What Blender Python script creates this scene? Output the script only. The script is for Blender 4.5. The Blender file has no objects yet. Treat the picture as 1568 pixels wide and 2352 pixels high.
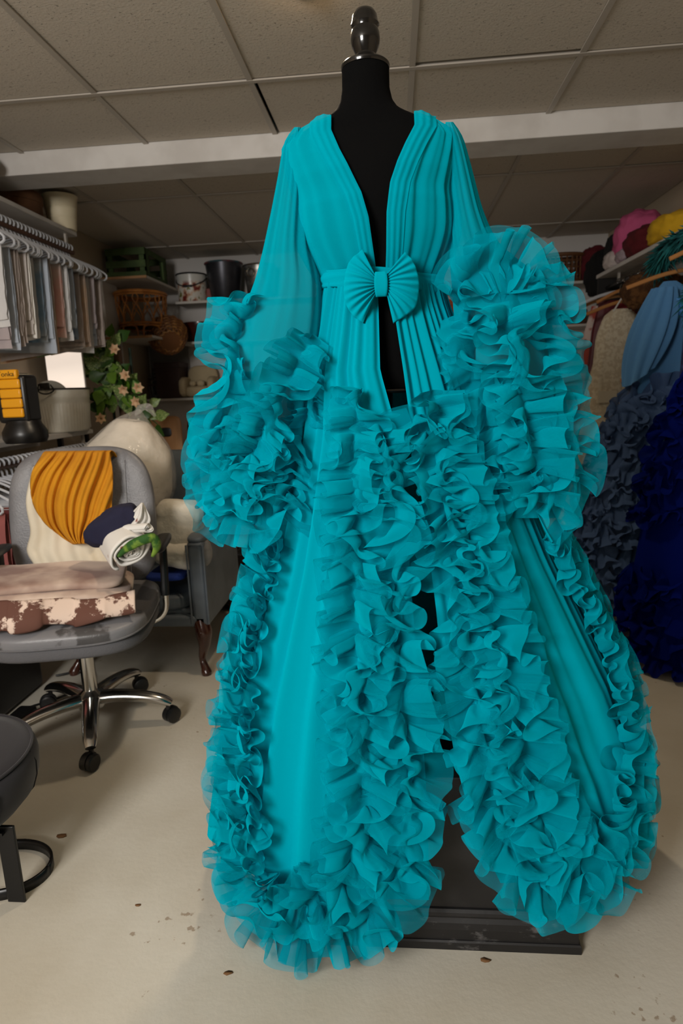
import bpy, bmesh, math, random
import numpy as np
from mathutils import Vector, Matrix, noise as mnoise

sc = bpy.context.scene
COL = sc.collection

# ------------------------------------------------------------------ camera
F_PX, PITCH, YAW, ROLL, CAM_H = 1421.7, .19807, -.09016, -.03862, 1.2
def _basis():
    cy, sy, cp, sp = math.cos(YAW), math.sin(YAW), math.cos(PITCH), math.sin(PITCH)
    fwd = np.array([sy*cp, cy*cp, -sp]); right = np.array([cy, -sy, 0.0]); up = np.cross(right, fwd)
    cr, sr = math.cos(ROLL), math.sin(ROLL)
    return cr*right+sr*up, -sr*right+cr*up, fwd
CA, CB, CC = _basis()
CO = np.array([0, 0, CAM_H])
cam_d = bpy.data.cameras.new('camera'); cam = bpy.data.objects.new('camera', cam_d); COL.objects.link(cam)
cam_d.sensor_fit = 'HORIZONTAL'; cam_d.sensor_width = 24.0; cam_d.lens = F_PX/1568*24.0
cam.matrix_world = Matrix([[CA[i], CB[i], -CC[i], CO[i]] for i in range(3)]+[[0, 0, 0, 1]])
cam_d.clip_start = .02
cam_d.dof.use_dof = True; cam_d.dof.focus_distance = 1.22; cam_d.dof.aperture_fstop = 5.0
sc.camera = cam

# ------------------------------------------------------------------ world, lights, exposure
world = bpy.data.worlds.new('room_world'); sc.world = world; world.use_nodes = True
world.node_tree.nodes['Background'].inputs[0].default_value = (.9, .95, 1, 1)
world.node_tree.nodes['Background'].inputs[1].default_value = .02
sc.view_settings.view_transform = 'Standard'; sc.view_settings.look = 'None'
sc.view_settings.gamma = 1.0; sc.view_settings.use_curve_mapping = False
sc.view_settings.exposure = 0.0
def area_light(name, loc, target, size, power, col):
    l = bpy.data.lights.new(name, 'AREA'); l.shape = 'RECTANGLE'; l.size, l.size_y = size; l.energy = power; l.color = col
    o = bpy.data.objects.new(name, l); COL.objects.link(o); o.location = loc
    o.rotation_euler = (Vector(target)-Vector(loc)).to_track_quat('-Z', 'Y').to_euler()
    return o
KEY = area_light('softbox_light', (-1.25, -1.05, 1.85), (-.15, 1.4, 1.0), (.8, .9), 76, (1, .965, .915))
def spot_light(name, loc, target, power, col, ang, blend, rad):
    l = bpy.data.lights.new(name, 'SPOT'); l.energy = power; l.color = col; l.spot_size = math.radians(ang); l.spot_blend = blend; l.shadow_soft_size = rad
    o = bpy.data.objects.new(name, l); COL.objects.link(o); o.location = loc
    o.rotation_euler = (Vector(target)-Vector(loc)).to_track_quat('-Z', 'Y').to_euler()
    return o
SPOT = spot_light('downlight_lamp', (-.23, 2.05, 2.31), (-.45, 2.0, 0), 32, (1, .82, .60), 150, .6, .045)

# ------------------------------------------------------------------ pixel helpers (photo frame 1568x2352)
def ray(u, v): return CC+(u-784)/F_PX*CA+(1176-v)/F_PX*CB
def at_z(u, v, z): d = ray(u, v); return CO+d*(z-CAM_H)/d[2]
def at_y(u, v, y): d = ray(u, v); return CO+d*y/d[1]
def at_x(u, v, x): d = ray(u, v); return CO+d*x/d[0]

# ------------------------------------------------------------------ materials
def srgb(r, g, b):
    f = lambda c: c/12.92 if c <= .04045 else ((c+.055)/1.055)**2.4
    return (f(r/255), f(g/255), f(b/255), 1)
_M = {}
def mat(name, col, rough=.6, metal=0, spec=.5, col2=None, nscale=8, ncon=(.4, .6), bump=0, bscale=40, sheen=0, emit=0, trans=0, alpha=1, stretch=None, coat=0, detail=4):
    if name in _M: return _M[name]
    m = bpy.data.materials.new(name); m.use_nodes = True; nt = m.node_tree; b = nt.nodes['Principled BSDF']
    b.inputs['Base Color'].default_value = col; b.inputs['Roughness'].default_value = rough; b.inputs['Metallic'].default_value = metal
    b.inputs['Specular IOR Level'].default_value = spec; b.inputs['Sheen Weight'].default_value = sheen
    b.inputs['Transmission Weight'].default_value = trans; b.inputs['Alpha'].default_value = alpha; b.inputs['Coat Weight'].default_value = coat
    if emit: b.inputs['Emission Color'].default_value = col; b.inputs['Emission Strength'].default_value = emit
    tc = nt.nodes.new('ShaderNodeTexCoord'); src = tc.outputs['Object']
    if stretch:
        mp = nt.nodes.new('ShaderNodeMapping'); mp.inputs['Scale'].default_value = stretch; nt.links.new(src, mp.inputs[0]); src = mp.outputs[0]
    if col2:
        n = nt.nodes.new('ShaderNodeTexNoise'); n.inputs['Scale'].default_value = nscale; n.inputs['Detail'].default_value = detail
        r = nt.nodes.new('ShaderNodeValToRGB'); r.color_ramp.elements[0].position, r.color_ramp.elements[1].position = ncon
        r.color_ramp.elements[0].color = col; r.color_ramp.elements[1].color = col2
        nt.links.new(src, n.inputs[0]); nt.links.new(n.outputs[0], r.inputs[0]); nt.links.new(r.outputs[0], b.inputs['Base Color'])
    if bump:
        n = nt.nodes.new('ShaderNodeTexNoise'); n.inputs['Scale'].default_value = bscale; n.inputs['Detail'].default_value = 5
        bp = nt.nodes.new('ShaderNodeBump'); bp.inputs['Strength'].default_value = bump; bp.inputs['Distance'].default_value = .01
        nt.links.new(src, n.inputs[0]); nt.links.new(n.outputs[0], bp.inputs['Height']); nt.links.new(bp.outputs[0], b.inputs['Normal'])
    _M[name] = m
    return m
def tulle(name, col, lo=.55, hi=1.0, tl=.4, power=1.0):
    """net fabric: see-through face on, closing up where the net is seen edge on"""
    if name in _M: return _M[name]
    m = bpy.data.materials.new(name); m.use_nodes = True; nt = m.node_tree; nt.nodes.clear(); N = nt.nodes.new; L = nt.links.new
    out = N('ShaderNodeOutputMaterial'); mix = N('ShaderNodeMixShader'); tr = N('ShaderNodeBsdfTransparent'); m2 = N('ShaderNodeMixShader')
    df = N('ShaderNodeBsdfDiffuse'); tn = N('ShaderNodeBsdfTranslucent'); df.inputs[0].default_value = col; tn.inputs[0].default_value = col
    df.inputs['Roughness'].default_value = .6
    m2.inputs[0].default_value = tl
    lw = N('ShaderNodeLayerWeight'); lw.inputs[0].default_value = .35
    mr = N('ShaderNodeMapRange'); mr.inputs[3].default_value = lo; mr.inputs[4].default_value = hi
    L(lw.outputs['Facing'], mr.inputs[0]); L(mr.outputs[0], mix.inputs[0]); L(tr.outputs[0], mix.inputs[1])
    L(df.outputs[0], m2.inputs[1]); L(tn.outputs[0], m2.inputs[2]); L(m2.outputs[0], mix.inputs[2]); L(mix.outputs[0], out.inputs[0])
    _M[name] = m
    return m

# ------------------------------------------------------------------ mesh helpers
def tag(o, label=None, cat=None, group=None, kind=None):
    if label: o['label'] = label
    if cat: o['category'] = cat
    if group: o['group'] = group
    if kind: o['kind'] = kind
    return o
def thing(name, label, cat, loc=(0, 0, 0), group=None):
    o = bpy.data.objects.new(name, None); COL.objects.link(o); o.location = loc; o.empty_display_size = .05
    return tag(o, label, cat, group)
def root_off(p):
    v = Vector((0, 0, 0))
    while p: v += p.location; p = p.parent
    return np.array(v)
def link_mesh(name, V, faces, m, parent=None, smooth=True, sharp=None, off=None):
    V = np.asarray(V, dtype=np.float64)
    if parent is not None: V = V-root_off(parent)
    elif off is not None: V = V-np.array(off)
    me = bpy.data.meshes.new(name)
    if isinstance(faces, np.ndarray):
        nf = len(faces); k = faces.shape[1]
        me.vertices.add(len(V)); me.vertices.foreach_set('co', V.astype(np.float32).ravel())
        me.loops.add(nf*k); me.loops.foreach_set('vertex_index', faces.astype(np.int32).ravel())
        me.polygons.add(nf); me.polygons.foreach_set('loop_start', np.arange(0, nf*k, k, dtype=np.int32))
        me.update(calc_edges=True); me.validate()
    else:
        me.from_pydata(V.tolist(), [], faces)
    me.polygons.foreach_set('use_smooth', np.full(len(me.polygons), smooth))
    if sharp is not None and smooth: me.set_sharp_from_angle(angle=math.radians(sharp))
    if m is not None: me.materials.append(m)
    o = bpy.data.objects.new(name, me); COL.objects.link(o)
    if parent is not None: o.parent = parent
    elif off is not None: o.location = off
    return o
def grid_faces(n, m, cu=False, cv=False):
    i = np.arange(n if cu else n-1)[:, None]; j = np.arange(m if cv else m-1)[None]
    a = (i % n)*m+(j % m); b = ((i+1) % n)*m+(j % m); c = ((i+1) % n)*m+((j+1) % m); d = (i % n)*m+((j+1) % m)
    return np.stack(np.broadcast_arrays(a, b, c, d), -1).reshape(-1, 4)
def grid_obj(name, P, m, parent=None, cu=False, cv=False, smooth=True, solid=0, off=None):
    P = np.asarray(P); o = link_mesh(name, P.reshape(-1, 3), grid_faces(P.shape[0], P.shape[1], cu, cv), m, parent, smooth, off=off)
    if solid:
        s = o.modifiers.new('thick', 'SOLIDIFY'); s.thickness = solid; s.offset = 0
    return o
class MB:
    def __init__(s): s.V = []; s.F = []
    def add(s, V, F):
        k = len(s.V); s.V += [tuple(map(float, v)) for v in V]; s.F += [tuple(int(i)+k for i in f) for f in F]; return s
    def box(s, lo, hi):
        x0, y0, z0 = lo; x1, y1, z1 = hi
        return s.add([(x0, y0, z0), (x1, y0, z0), (x1, y1, z0), (x0, y1, z0), (x0, y0, z1), (x1, y0, z1), (x1, y1, z1), (x0, y1, z1)],
                     [(0, 3, 2, 1), (4, 5, 6, 7), (0, 1, 5, 4), (1, 2, 6, 5), (2, 3, 7, 6), (3, 0, 4, 7)])
    def obox(s, c, size, R=None):
        h = np.array(size)/2; R = np.eye(3) if R is None else np.array(R)
        L = [(-1, -1, -1), (1, -1, -1), (1, 1, -1), (-1, 1, -1), (-1, -1, 1), (1, -1, 1), (1, 1, 1), (-1, 1, 1)]
        return s.add([np.array(c)+R@(np.array(l)*h) for l in L], [(0, 3, 2, 1), (4, 5, 6, 7), (0, 1, 5, 4), (1, 2, 6, 5), (2, 3, 7, 6), (3, 0, 4, 7)])
    def tube(s, pts, r, n=8, cap=True, squash=None):
        pts = np.array(pts, float); k = len(pts); rr = np.broadcast_to(np.array(r, float), (k,))
        T = np.gradient(pts, axis=0); T /= np.linalg.norm(T, axis=1, keepdims=True)+1e-12
        ref = np.array([0, 0, 1.]) if abs(T[0][2]) < .9 else np.array([1., 0, 0]); U = ref-T[0]*(ref@T[0]); U /= np.linalg.norm(U)
        V = []; a = np.arange(n)/n*2*np.pi
        for i in range(k):
            U = U-T[i]*(U@T[i]); U /= np.linalg.norm(U)+1e-12; W = np.cross(T[i], U)
            sq = (1, 1) if squash is None else squash
            for t in a: V.append(pts[i]+rr[i]*(math.cos(t)*U*sq[0]+math.sin(t)*W*sq[1]))
        Fc = [tuple(f) for f in grid_faces(k, n, False, True)]
        if cap: Fc += [tuple(range(n-1, -1, -1)), tuple((k-1)*n+i for i in range(n))]
        return s.add(V, Fc)
    def lathe(s, prof, c=(0, 0, 0), n=24, R=None, cap=True, sx=1, sy=1):
        a = np.arange(n)/n*2*np.pi; R = np.eye(3) if R is None else np.array(R); V = []
        for r, z in prof:
            for t in a: V.append(np.array(c)+R@np.array([r*math.cos(t)*sx, r*math.sin(t)*sy, z]))
        k = len(prof); Fc = [tuple(f) for f in grid_faces(k, n, False, True)[:, ::-1]]
        if cap: Fc += [tuple(range(n)), tuple((k-1)*n+i for i in range(n-1, -1, -1))]
        return s.add(V, Fc)
    def build(s, name, m, parent=None, smooth=True, sharp=35, bevel=0, off=None, seg=2):
        o = link_mesh(name, s.V, s.F, m, parent, smooth, sharp, off)
        if bevel:
            b = o.modifiers.new('bevel', 'BEVEL'); b.width = bevel; b.segments = seg; b.limit_method = 'ANGLE'; b.harden_normals = False
        return o
def spline(pts, n):
    """Catmull-Rom through pts, n samples, even arc length"""
    P = np.array(pts, float); a = np.concatenate([2*P[:1]-P[1:2], P, 2*P[-1:]-P[-2:-1]]); out = []
    for i in range(len(P)-1):
        p0, p1, p2, p3 = a[i:i+4]
        for u in np.linspace(0, 1, 24, endpoint=False):
            out.append(.5*(2*p1+(-p0+p2)*u+(2*p0-5*p1+4*p2-p3)*u*u+(-p0+3*p1-3*p2+p3)*u**3))
    out.append(P[-1]); Q = np.array(out)
    d = np.concatenate([[0], np.cumsum(np.linalg.norm(np.diff(Q, axis=0), axis=1))]); s = np.linspace(0, d[-1], n)
    return np.stack([np.interp(s, d, Q[:, k]) for k in range(Q.shape[1])], 1)
def rotz(a): c, s = math.cos(a), math.sin(a); return np.array([[c, -s, 0], [s, c, 0], [0, 0, 1.]])
def rotx(a): c, s = math.cos(a), math.sin(a); return np.array([[1, 0, 0], [0, c, -s], [0, s, c.real]])
def roty(a): c, s = math.cos(a), math.sin(a); return np.array([[c, 0, s], [0, 1, 0], [-s, 0, c]])
def copy_tree(o, parent=None, loc=None):
    c = o.copy(); COL.objects.link(c); c.parent = parent
    if loc is not None: c.location = loc
    for ch in o.children: copy_tree(ch, c)
    return c
def fold_noise(seed, x, ks, amp=1.0):
    r = np.random.RandomState(seed); v = np.zeros_like(np.asarray(x, float))
    for k in ks: v = v+np.sin(2*np.pi*k*x+r.rand()*6.28)*r.uniform(.5, 1)
    return amp*v/len(ks)**.5
def n3(P, scale, seed=0):
    """smooth noise per point, -1..1"""
    return np.array([mnoise.noise(Vector((p[0]*scale+seed*7.3, p[1]*scale+seed*3.1, p[2]*scale-seed*5.7))) for p in P])
def lump(name, c, size, m, seed, parent=None, amp=.18, fscale=5, flat=True, sub=4, ridges=.5, off=None):
    """crumpled soft heap: ellipsoid with fold ridges"""
    bm = bmesh.new(); bmesh.ops.create_icosphere(bm, subdivisions=sub, radius=1); bm.verts.ensure_lookup_table()
    V = np.array([v.co[:] for v in bm.verts]); Fc = np.array([[v.index for v in f.verts] for f in bm.faces]); bm.free()
    a = n3(V, fscale*.5, seed); b = 1-2*np.abs(n3(V, fscale, seed+9)); d = 1+amp*(a*(1-ridges)+(b-.4)*ridges)
    P = np.sign(V)*np.abs(V)**.8*d[:, None]
    P = P*np.array(size)/2
    if flat: P[:, 2] = np.maximum(P[:, 2], -size[2]*.40)
    return link_mesh(name, P+np.array(c), Fc, m, parent, True, off=off)
# ================================================================== THE ROOM
XL, XR, YF, YB, ZC = -2.2, 1.78, -2.2, 5.6, 2.35
def floor_mat():
    m = bpy.data.materials.new('painted_concrete'); m.use_nodes = True; nt = m.node_tree; b = nt.nodes['Principled BSDF']; N = nt.nodes.new; L = nt.links.new
    tc = N('ShaderNodeTexCoord')
    n1 = N('ShaderNodeTexNoise'); n1.inputs['Scale'].default_value = 2.2; n1.inputs['Detail'].default_value = 6
    r1 = N('ShaderNodeValToRGB'); r1.color_ramp.elements[0].color = srgb(180, 172, 156); r1.color_ramp.elements[1].color = srgb(199, 194, 182)
    r1.color_ramp.elements[0].position = .35; r1.color_ramp.elements[1].position = .65
    L(tc.outputs['Object'], n1.inputs[0]); L(n1.outputs[0], r1.inputs[0])
    # scuffs and dirt specks
    n2 = N('ShaderNodeTexNoise'); n2.inputs['Scale'].default_value = 46; n2.inputs['Detail'].default_value = 3
    n3_ = N('ShaderNodeTexNoise'); n3_.inputs['Scale'].default_value = 3.1; n3_.inputs['Detail'].default_value = 2
    mu = N('ShaderNodeMath'); mu.operation = 'MULTIPLY'; L(tc.outputs['Object'], n2.inputs[0]); L(tc.outputs['Object'], n3_.inputs[0]); L(n2.outputs[0], mu.inputs[0]); L(n3_.outputs[0], mu.inputs[1])
    r2 = N('ShaderNodeValToRGB'); r2.color_ramp.elements[0].position = .405; r2.color_ramp.elements[1].position = .44
    L(mu.outputs[0], r2.inputs[0])
    mx = N('ShaderNodeMixRGB'); mx.inputs[2].default_value = srgb(120, 92, 62); ml = N('ShaderNodeMath'); ml.operation = 'MULTIPLY'; ml.inputs[1].default_value = .6
    L(r2.outputs[0], ml.inputs[0]); L(ml.outputs[0], mx.inputs[0]); L(r1.outputs[0], mx.inputs[1])
    L(mx.outputs[0], b.inputs['Base Color']); b.inputs['Roughness'].default_value = .5; b.inputs['Specular IOR Level'].default_value = .35
    n4 = N('ShaderNodeTexNoise'); n4.inputs['Scale'].default_value = 70; n4.inputs['Detail'].default_value = 6; n5 = N('ShaderNodeTexNoise'); n5.inputs['Scale'].default_value = 9
    ad = N('ShaderNodeMath'); ad.operation = 'MULTIPLY_ADD'; ad.inputs[1].default_value = 2.0; L(tc.outputs['Object'], n4.inputs[0]); L(tc.outputs['Object'], n5.inputs[0]); L(n5.outputs[0], ad.inputs[0]); L(n4.outputs[0], ad.inputs[2])
    bp = N('ShaderNodeBump'); bp.inputs['Strength'].default_value = .18; bp.inputs['Distance'].default_value = .004; L(ad.outputs[0], bp.inputs['Height']); L(bp.outputs[0], b.inputs['Normal'])
    return m
def tile_mat():
    m = bpy.data.materials.new('fissured_ceiling_tile'); m.use_nodes = True; nt = m.node_tree; b = nt.nodes['Principled BSDF']; N = nt.nodes.new; L = nt.links.new
    tc = N('ShaderNodeTexCoord'); geo = N('ShaderNodeNewGeometry')
    mp = N('ShaderNodeMapping'); mp.inputs['Scale'].default_value = (60, 110, 80); L(geo.outputs['Position'], mp.inputs[0])
    n1 = N('ShaderNodeTexNoise'); n1.inputs['Scale'].default_value = 1.4; n1.inputs['Detail'].default_value = 3; n1.inputs['Distortion'].default_value = .9; L(mp.outputs[0], n1.inputs[0])
    r = N('ShaderNodeValToRGB'); r.color_ramp.elements[0].position = .27; r.color_ramp.elements[1].position = .36; r.color_ramp.elements[0].color = (0, 0, 0, 1); L(n1.outputs[0], r.inputs[0])
    mx = N('ShaderNodeMixRGB'); mx.inputs[1].default_value = srgb(160, 151, 140); mx.inputs[2].default_value = srgb(200, 191, 179); L(r.outputs[0], mx.inputs[0]); L(mx.outputs[0], b.inputs['Base Color'])
    b.inputs['Roughness'].default_value = .95; b.inputs['Specular IOR Level'].default_value = .1
    n2 = N('ShaderNodeTexNoise'); n2.inputs['Scale'].default_value = 120; L(geo.outputs['Position'], n2.inputs[0])
    ad = N('ShaderNodeMath'); ad.operation = 'MULTIPLY_ADD'; ad.inputs[1].default_value = .25; L(n2.outputs[0], ad.inputs[0]); L(r.outputs[0], ad.inputs[2])
    bp = N('ShaderNodeBump'); bp.inputs['Strength'].default_value = .7; bp.inputs['Distance'].default_value = .006; L(ad.outputs[0], bp.inputs['Height']); L(bp.outputs[0], b.inputs['Normal'])
    return m
M_wall = mat('grey_white_wall_paint', srgb(205, 200, 196), .8, bump=.15, bscale=60)
M_wallL = mat('beige_wall_paint', srgb(176, 160, 138), .8, bump=.15, bscale=60)
M_white = mat('white_melamine', srgb(212, 208, 204), .5, col2=srgb(198, 193, 188), nscale=5)
M_bar = mat('ceiling_grid_metal', srgb(178, 170, 160), .55)
def struct(o): return tag(o, kind='structure')
fl = MB().box((XL, YF, -.1), (XR, YB, 0)).build('floor', floor_mat(), smooth=False); struct(fl)
struct(MB().box((XL-.1, YF, 0), (XL, YB, 2.75)).build('wall_left', M_wallL, smooth=False))
struct(MB().box((XR, YF, 0), (XR+.1, YB, 2.75)).build('wall_right', M_wallL, smooth=False))
struct(MB().box((XL-.1, YB, 0), (XR+.1, YB+.1, 2.75)).build('wall_back', M_wall, smooth=False))
struct(MB().box((XL-.1, YF-.1, 0), (XR+.1, YF, 2.75)).build('wall_front', M_wall, smooth=False))
M_dark = mat('dark_void', srgb(22, 19, 17), .95)
ceil = struct(MB().box((XL, YF, 2.5), (XR, YB, 2.55)).build('ceiling', M_dark, smooth=False))
TM = tile_mat()
GX0, GY0 = -1.1275, 2.5868
xs = [GX0+.61*i for i in range(-2, 6)]
def ceil_zone(ys, sx):
    X = [x+sx for x in xs]; X = [XL]+[x for x in X if XL+.03 < x < XR-.03]+[XR]
    rng = random.Random(7)
    for i in range(len(X)-1):
        for j in range(len(ys)-1):
            g = [.004, .004, .004, .004]
            if j == len(ys)-2 and abs(X[i]-(GX0+.61)) < .02 and ys[-1] < 3.2: g[0] = .020     # tiles that sit askew and leave a dark slit
            if j == len(ys)-3 and abs(X[i+1]-(GX0+.61*3)) < .02 and ys[-1] < 3.2: g[3] = .022
            z = ZC+.004+rng.uniform(0, .003)
            x0, x1, y0, y1 = X[i]+g[0], X[i+1]-g[1], ys[j]+g[2], ys[j+1]-g[3]
            MB().box((x0, y0, z), (x1, y1, z+.014)).build('ceiling_tile', TM, ceil, smooth=False, bevel=.004)
    for x in X[1:-1]:
        MB().box((x-.011, ys[0], ZC-.002), (x+.011, ys[-1], ZC+.003)).box((x-.002, ys[0], ZC+.003), (x+.002, ys[-1], ZC+.03)).build('grid_bar', M_bar, ceil, smooth=False)
    for y in ys[1:-1]:
        MB().box((X[0], y-.011, ZC-.003), (X[-1], y+.011, ZC+.002)).box((X[0], y-.002, ZC+.002), (X[-1], y+.002, ZC+.03)).build('grid_bar', M_bar, ceil, smooth=False)
ceil_zone([YF, GY0-1.22*3, GY0-1.22*2, GY0-1.22, GY0, 3.09], 0)
ceil_zone([3.30, GY0+1.22+.0845, GY0+2.44+.0845, YB], -.0226)
struct(MB().box((XL, 3.09, 2.256), (XR, 3.30, ZC+.12)).build('trim_1', M_white, smooth=False, bevel=.004))
# recessed lamp in the ceiling, its rim just above the frame
lamp = thing('ceiling_downlight', 'small warm downlight set in the tile above the black form', 'ceiling lamp', (-.23, 2.05, 2.345))
MB().lathe([(.05, 2.352), (.056, 2.352), (.058, 2.346), (.050, 2.340), (.040, 2.344)], (-.23, 2.05, 0), 28, cap=False).build('lamp_rim', mat('white_plastic', srgb(225, 222, 215), .4), lamp)
MB().lathe([(.0, 2.322), (.018, 2.325), (.026, 2.332), (.028, 2.34), (.0, 2.345)], (-.23, 2.05, 0), 24, cap=False).build('lamp_lens', mat('warm_bulb', (1, .62, .28, 1), .4, emit=70), lamp)

# ================================================================== RUFFLES
def snoise(r, x, kmin, kmax, n=5):
    v = np.zeros_like(x)
    for _ in range(n):
        k = r.randint(kmin, kmax+1); v += np.sin(2*np.pi*k*x+r.rand()*6.28)*r.uniform(.5, 1)
    return v/np.sqrt(n*.35)
def cr_up(P, k, axis, per=None):
    P = np.moveaxis(P, axis, 0); n = P.shape[0]
    if per is not None: a = np.concatenate([P[-1:]-per, P, P[:2]+per]); m = n
    else: a = np.concatenate([2*P[:1]-P[1:2], P, 2*P[-1:]-P[-2:-1]]); m = n-1
    out = []
    for q in range(k):
        u = q/k; p0, p1, p2, p3 = a[:m], a[1:m+1], a[2:m+2], a[3:m+3]
        out.append(.5*(2*p1+(-p0+p2)*u+(2*p0-5*p1+4*p2-p3)*u*u+(-p0+3*p1-3*p2+p3)*u**3))
    R = np.stack(out, 1).reshape((-1,)+P.shape[1:])
    if per is None: R = np.concatenate([R, P[-1:]])
    return np.moveaxis(R, 0, axis)
def ruffle_tile(seed, L=0.9, W=0.12, ratio=2.6, lam=.05, nx=110, ny=9, iters=60, a0=55, a1=28, up=4, om=1.75, hmax=.085):
    """a strip gathered along its middle: edges meander like an elastica, then edge lengths are relaxed"""
    r = np.random.RandomState(seed)
    c = ny//2; t = np.linspace(-1, 1, ny); dy = 2*W/(ny-1); dx = L*ratio/nx
    u = np.arange(nx)/nx; X = np.zeros((nx, ny, 3)); Lv = np.array([L, 0, 0]); nf = int(round(L/lam))
    for side in (-1, 1):
        k = np.cumsum(r.uniform(.5, 1.7, nf)); k = np.concatenate([[0], k/k[-1]])
        ph = np.interp(u, k, np.arange(nf+1))*2*np.pi
        th = om*(1+.16*snoise(r, u, 3, nf))*np.sin(ph)
        cx = np.cumsum(np.cos(th))*dx; cx *= L/cx[-1]
        m = np.cumsum(np.sin(th))*dx; m -= np.linspace(m[0], m[-1], nx); m -= m.mean()
        al = np.radians(a0+a1*snoise(r, u, 2, nf//2))
        for j in range(ny):
            tt = t[j]*side
            if tt <= 0: continue
            al_t = al*(.35+.65*tt)+np.radians(6)*snoise(r, u, 3, 9)*tt
            d = tt*W; ey, en = np.cos(al_t), np.sin(al_t); g = tt**.75
            X[:, j, 0] = u*L*(1-g)+cx*g
            X[:, j, 1] = (d*ey-m*g*en)*side; X[:, j, 2] = .006+d*en+m*g*ey
    pin = np.stack([u*L, .006*snoise(r, u, 6, nf), .006+.004*snoise(r, u, 6, nf)], 1); X[:, c] = pin
    for it in range(iters):
        Q = np.roll(X, -1, 0).copy(); Q[-1] += Lv; d = Q-X; l = np.sqrt((d*d).sum(-1, keepdims=True))+1e-9
        e = .35*(l-dx)/l*d; X = X+e-np.roll(e, 1, 0)
        Q = np.roll(X, -2, 0).copy(); Q[-2:] += Lv; d = Q-X; l = np.sqrt((d*d).sum(-1, keepdims=True))+1e-9
        e = .12*np.minimum(l-1.6*dx, 0)/l*d; X = X+e-np.roll(e, 2, 0)
        d = X[:, 1:]-X[:, :-1]; l = np.sqrt((d*d).sum(-1, keepdims=True))+1e-9
        e = .4*(l-dy)/l*d; X[:, :-1] += e; X[:, 1:] -= e
        X[:, 1:-1] += .04*((X[:, 2:]+X[:, :-2])*.5-X[:, 1:-1])
        X[:, c] = pin; X[..., 2] = np.maximum(X[..., 2], .003); X[..., 2] -= .2*np.maximum(X[..., 2]-hmax, 0)
    a = np.roll(X, -1, 0).copy(); a[-1] += Lv; b = np.roll(X, 1, 0).copy(); b[0] -= Lv; X = X*.56+(a+b)*.22
    X[:, 1:-1] = X[:, 1:-1]*.6+(X[:, 2:]+X[:, :-2])*.2
    X = cr_up(X, up, 0, Lv); X = cr_up(X, up, 1); X[..., 2] = np.maximum(X[..., 2], .002)
    return X
TILE_L, TILE_W = .9, .12
def band(name, path, nrm, hw, m, parent, tile, s0=0., hk=1.0, lift=0., spread=1.0, flipy=False):
    """lay a ruffle tile along a 3-D path; nrm: outward normals, hw: half width in metres (number or list along the path)"""
    path = np.array(path); d = np.concatenate([[0], np.cumsum(np.linalg.norm(np.diff(path, axis=0), axis=1))]); LT = d[-1]
    hw = np.array(hw, float).reshape(-1); sc_mean = hw.mean()/TILE_W
    per = TILE_L*max(sc_mean, .5)                      # keep fold proportions
    nx = tile.shape[0]; n = max(8, int(LT/per*nx)); idx = (np.arange(n)+int(s0*nx)) % nx; rep = (np.arange(n)+int(s0*nx))//nx
    X = tile[idx].copy(); base = (int(s0*nx) % nx)/nx*TILE_L+(int(s0*nx)//nx)*TILE_L
    s = (X[..., 0]+rep[:, None]*TILE_L-base)/TILE_L*per
    y = X[..., 1]*(-1 if flipy else 1); z = X[..., 2]
    sc_ = np.clip(s, 0, LT)
    I = lambda A: np.stack([np.interp(sc_, d, A[:, k]) for k in range(3)], -1)
    T = np.gradient(path, axis=0); T /= np.linalg.norm(T, axis=1, keepdims=True)
    nr = np.array(nrm); nr = nr-T*(nr*T).sum(1, keepdims=True); nr /= np.linalg.norm(nr, axis=1, keepdims=True); S = np.cross(nr, T)
    h = np.interp(sc_, np.linspace(0, LT, len(hw)), hw)/TILE_W
    over = s-sc_
    P = I(path)+I(T)*over[..., None]+I(S)*(y*h*spread)[..., None]+I(nr)*(z*h*hk+lift)[..., None]
    return grid_obj(name, P, m, parent)
TILES = [ruffle_tile(11, lam=.09, a0=48, om=1.85), ruffle_tile(22, lam=.12, a0=44, a1=30, om=1.85), ruffle_tile(33, lam=.082, a0=44, om=1.8), ruffle_tile(44, lam=.13, a0=38, a1=32)]

# ================================================================== DISPLAY BOX (black, under the gown)
M_blackwood = mat('scuffed_black_paint', srgb(26, 25, 26), .5, col2=srgb(40, 39, 40), nscale=14, ncon=(.5, .75), bump=.1, bscale=30)
def scuff_mat():
    m = bpy.data.materials.new('scuffed_black_moulding'); m.use_nodes = True; nt = m.node_tree; b = nt.nodes['Principled BSDF']; N = nt.nodes.new; L = nt.links.new
    tc = N('ShaderNodeTexCoord'); mp = N('ShaderNodeMapping'); mp.inputs['Scale'].default_value = (14, 30, 26); L(tc.outputs['Object'], mp.inputs[0])
    n = N('ShaderNodeTexNoise'); n.inputs['Detail'].default_value = 7; n.inputs['Scale'].default_value = 1; n.inputs['Roughness'].default_value = .65; L(mp.outputs[0], n.inputs[0])
    r = N('ShaderNodeValToRGB'); r.color_ramp.elements[0].position = .56; r.color_ramp.elements[1].position = .74; r.color_ramp.elements[0].color = srgb(24, 23, 24); r.color_ramp.elements[1].color = srgb(112, 110, 110)
    L(n.outputs[0], r.inputs[0]); L(r.outputs[0], b.inputs['Base Color']); b.inputs['Roughness'].default_value = .5
    return m
BX0, BX1, BY0, BY1, BZ = -.22, .372, 1.138, 1.66, .40
dbox = thing('display_box', 'black painted wooden box with moulded base under the teal gown', 'display box', ((BX0+BX1)/2, (BY0+BY1)/2, 0))
MB().box((BX0+.022, BY0+.022, .085), (BX1-.022, BY1-.022, BZ)).build('box_body', M_blackwood, dbox, bevel=.003)
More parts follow.
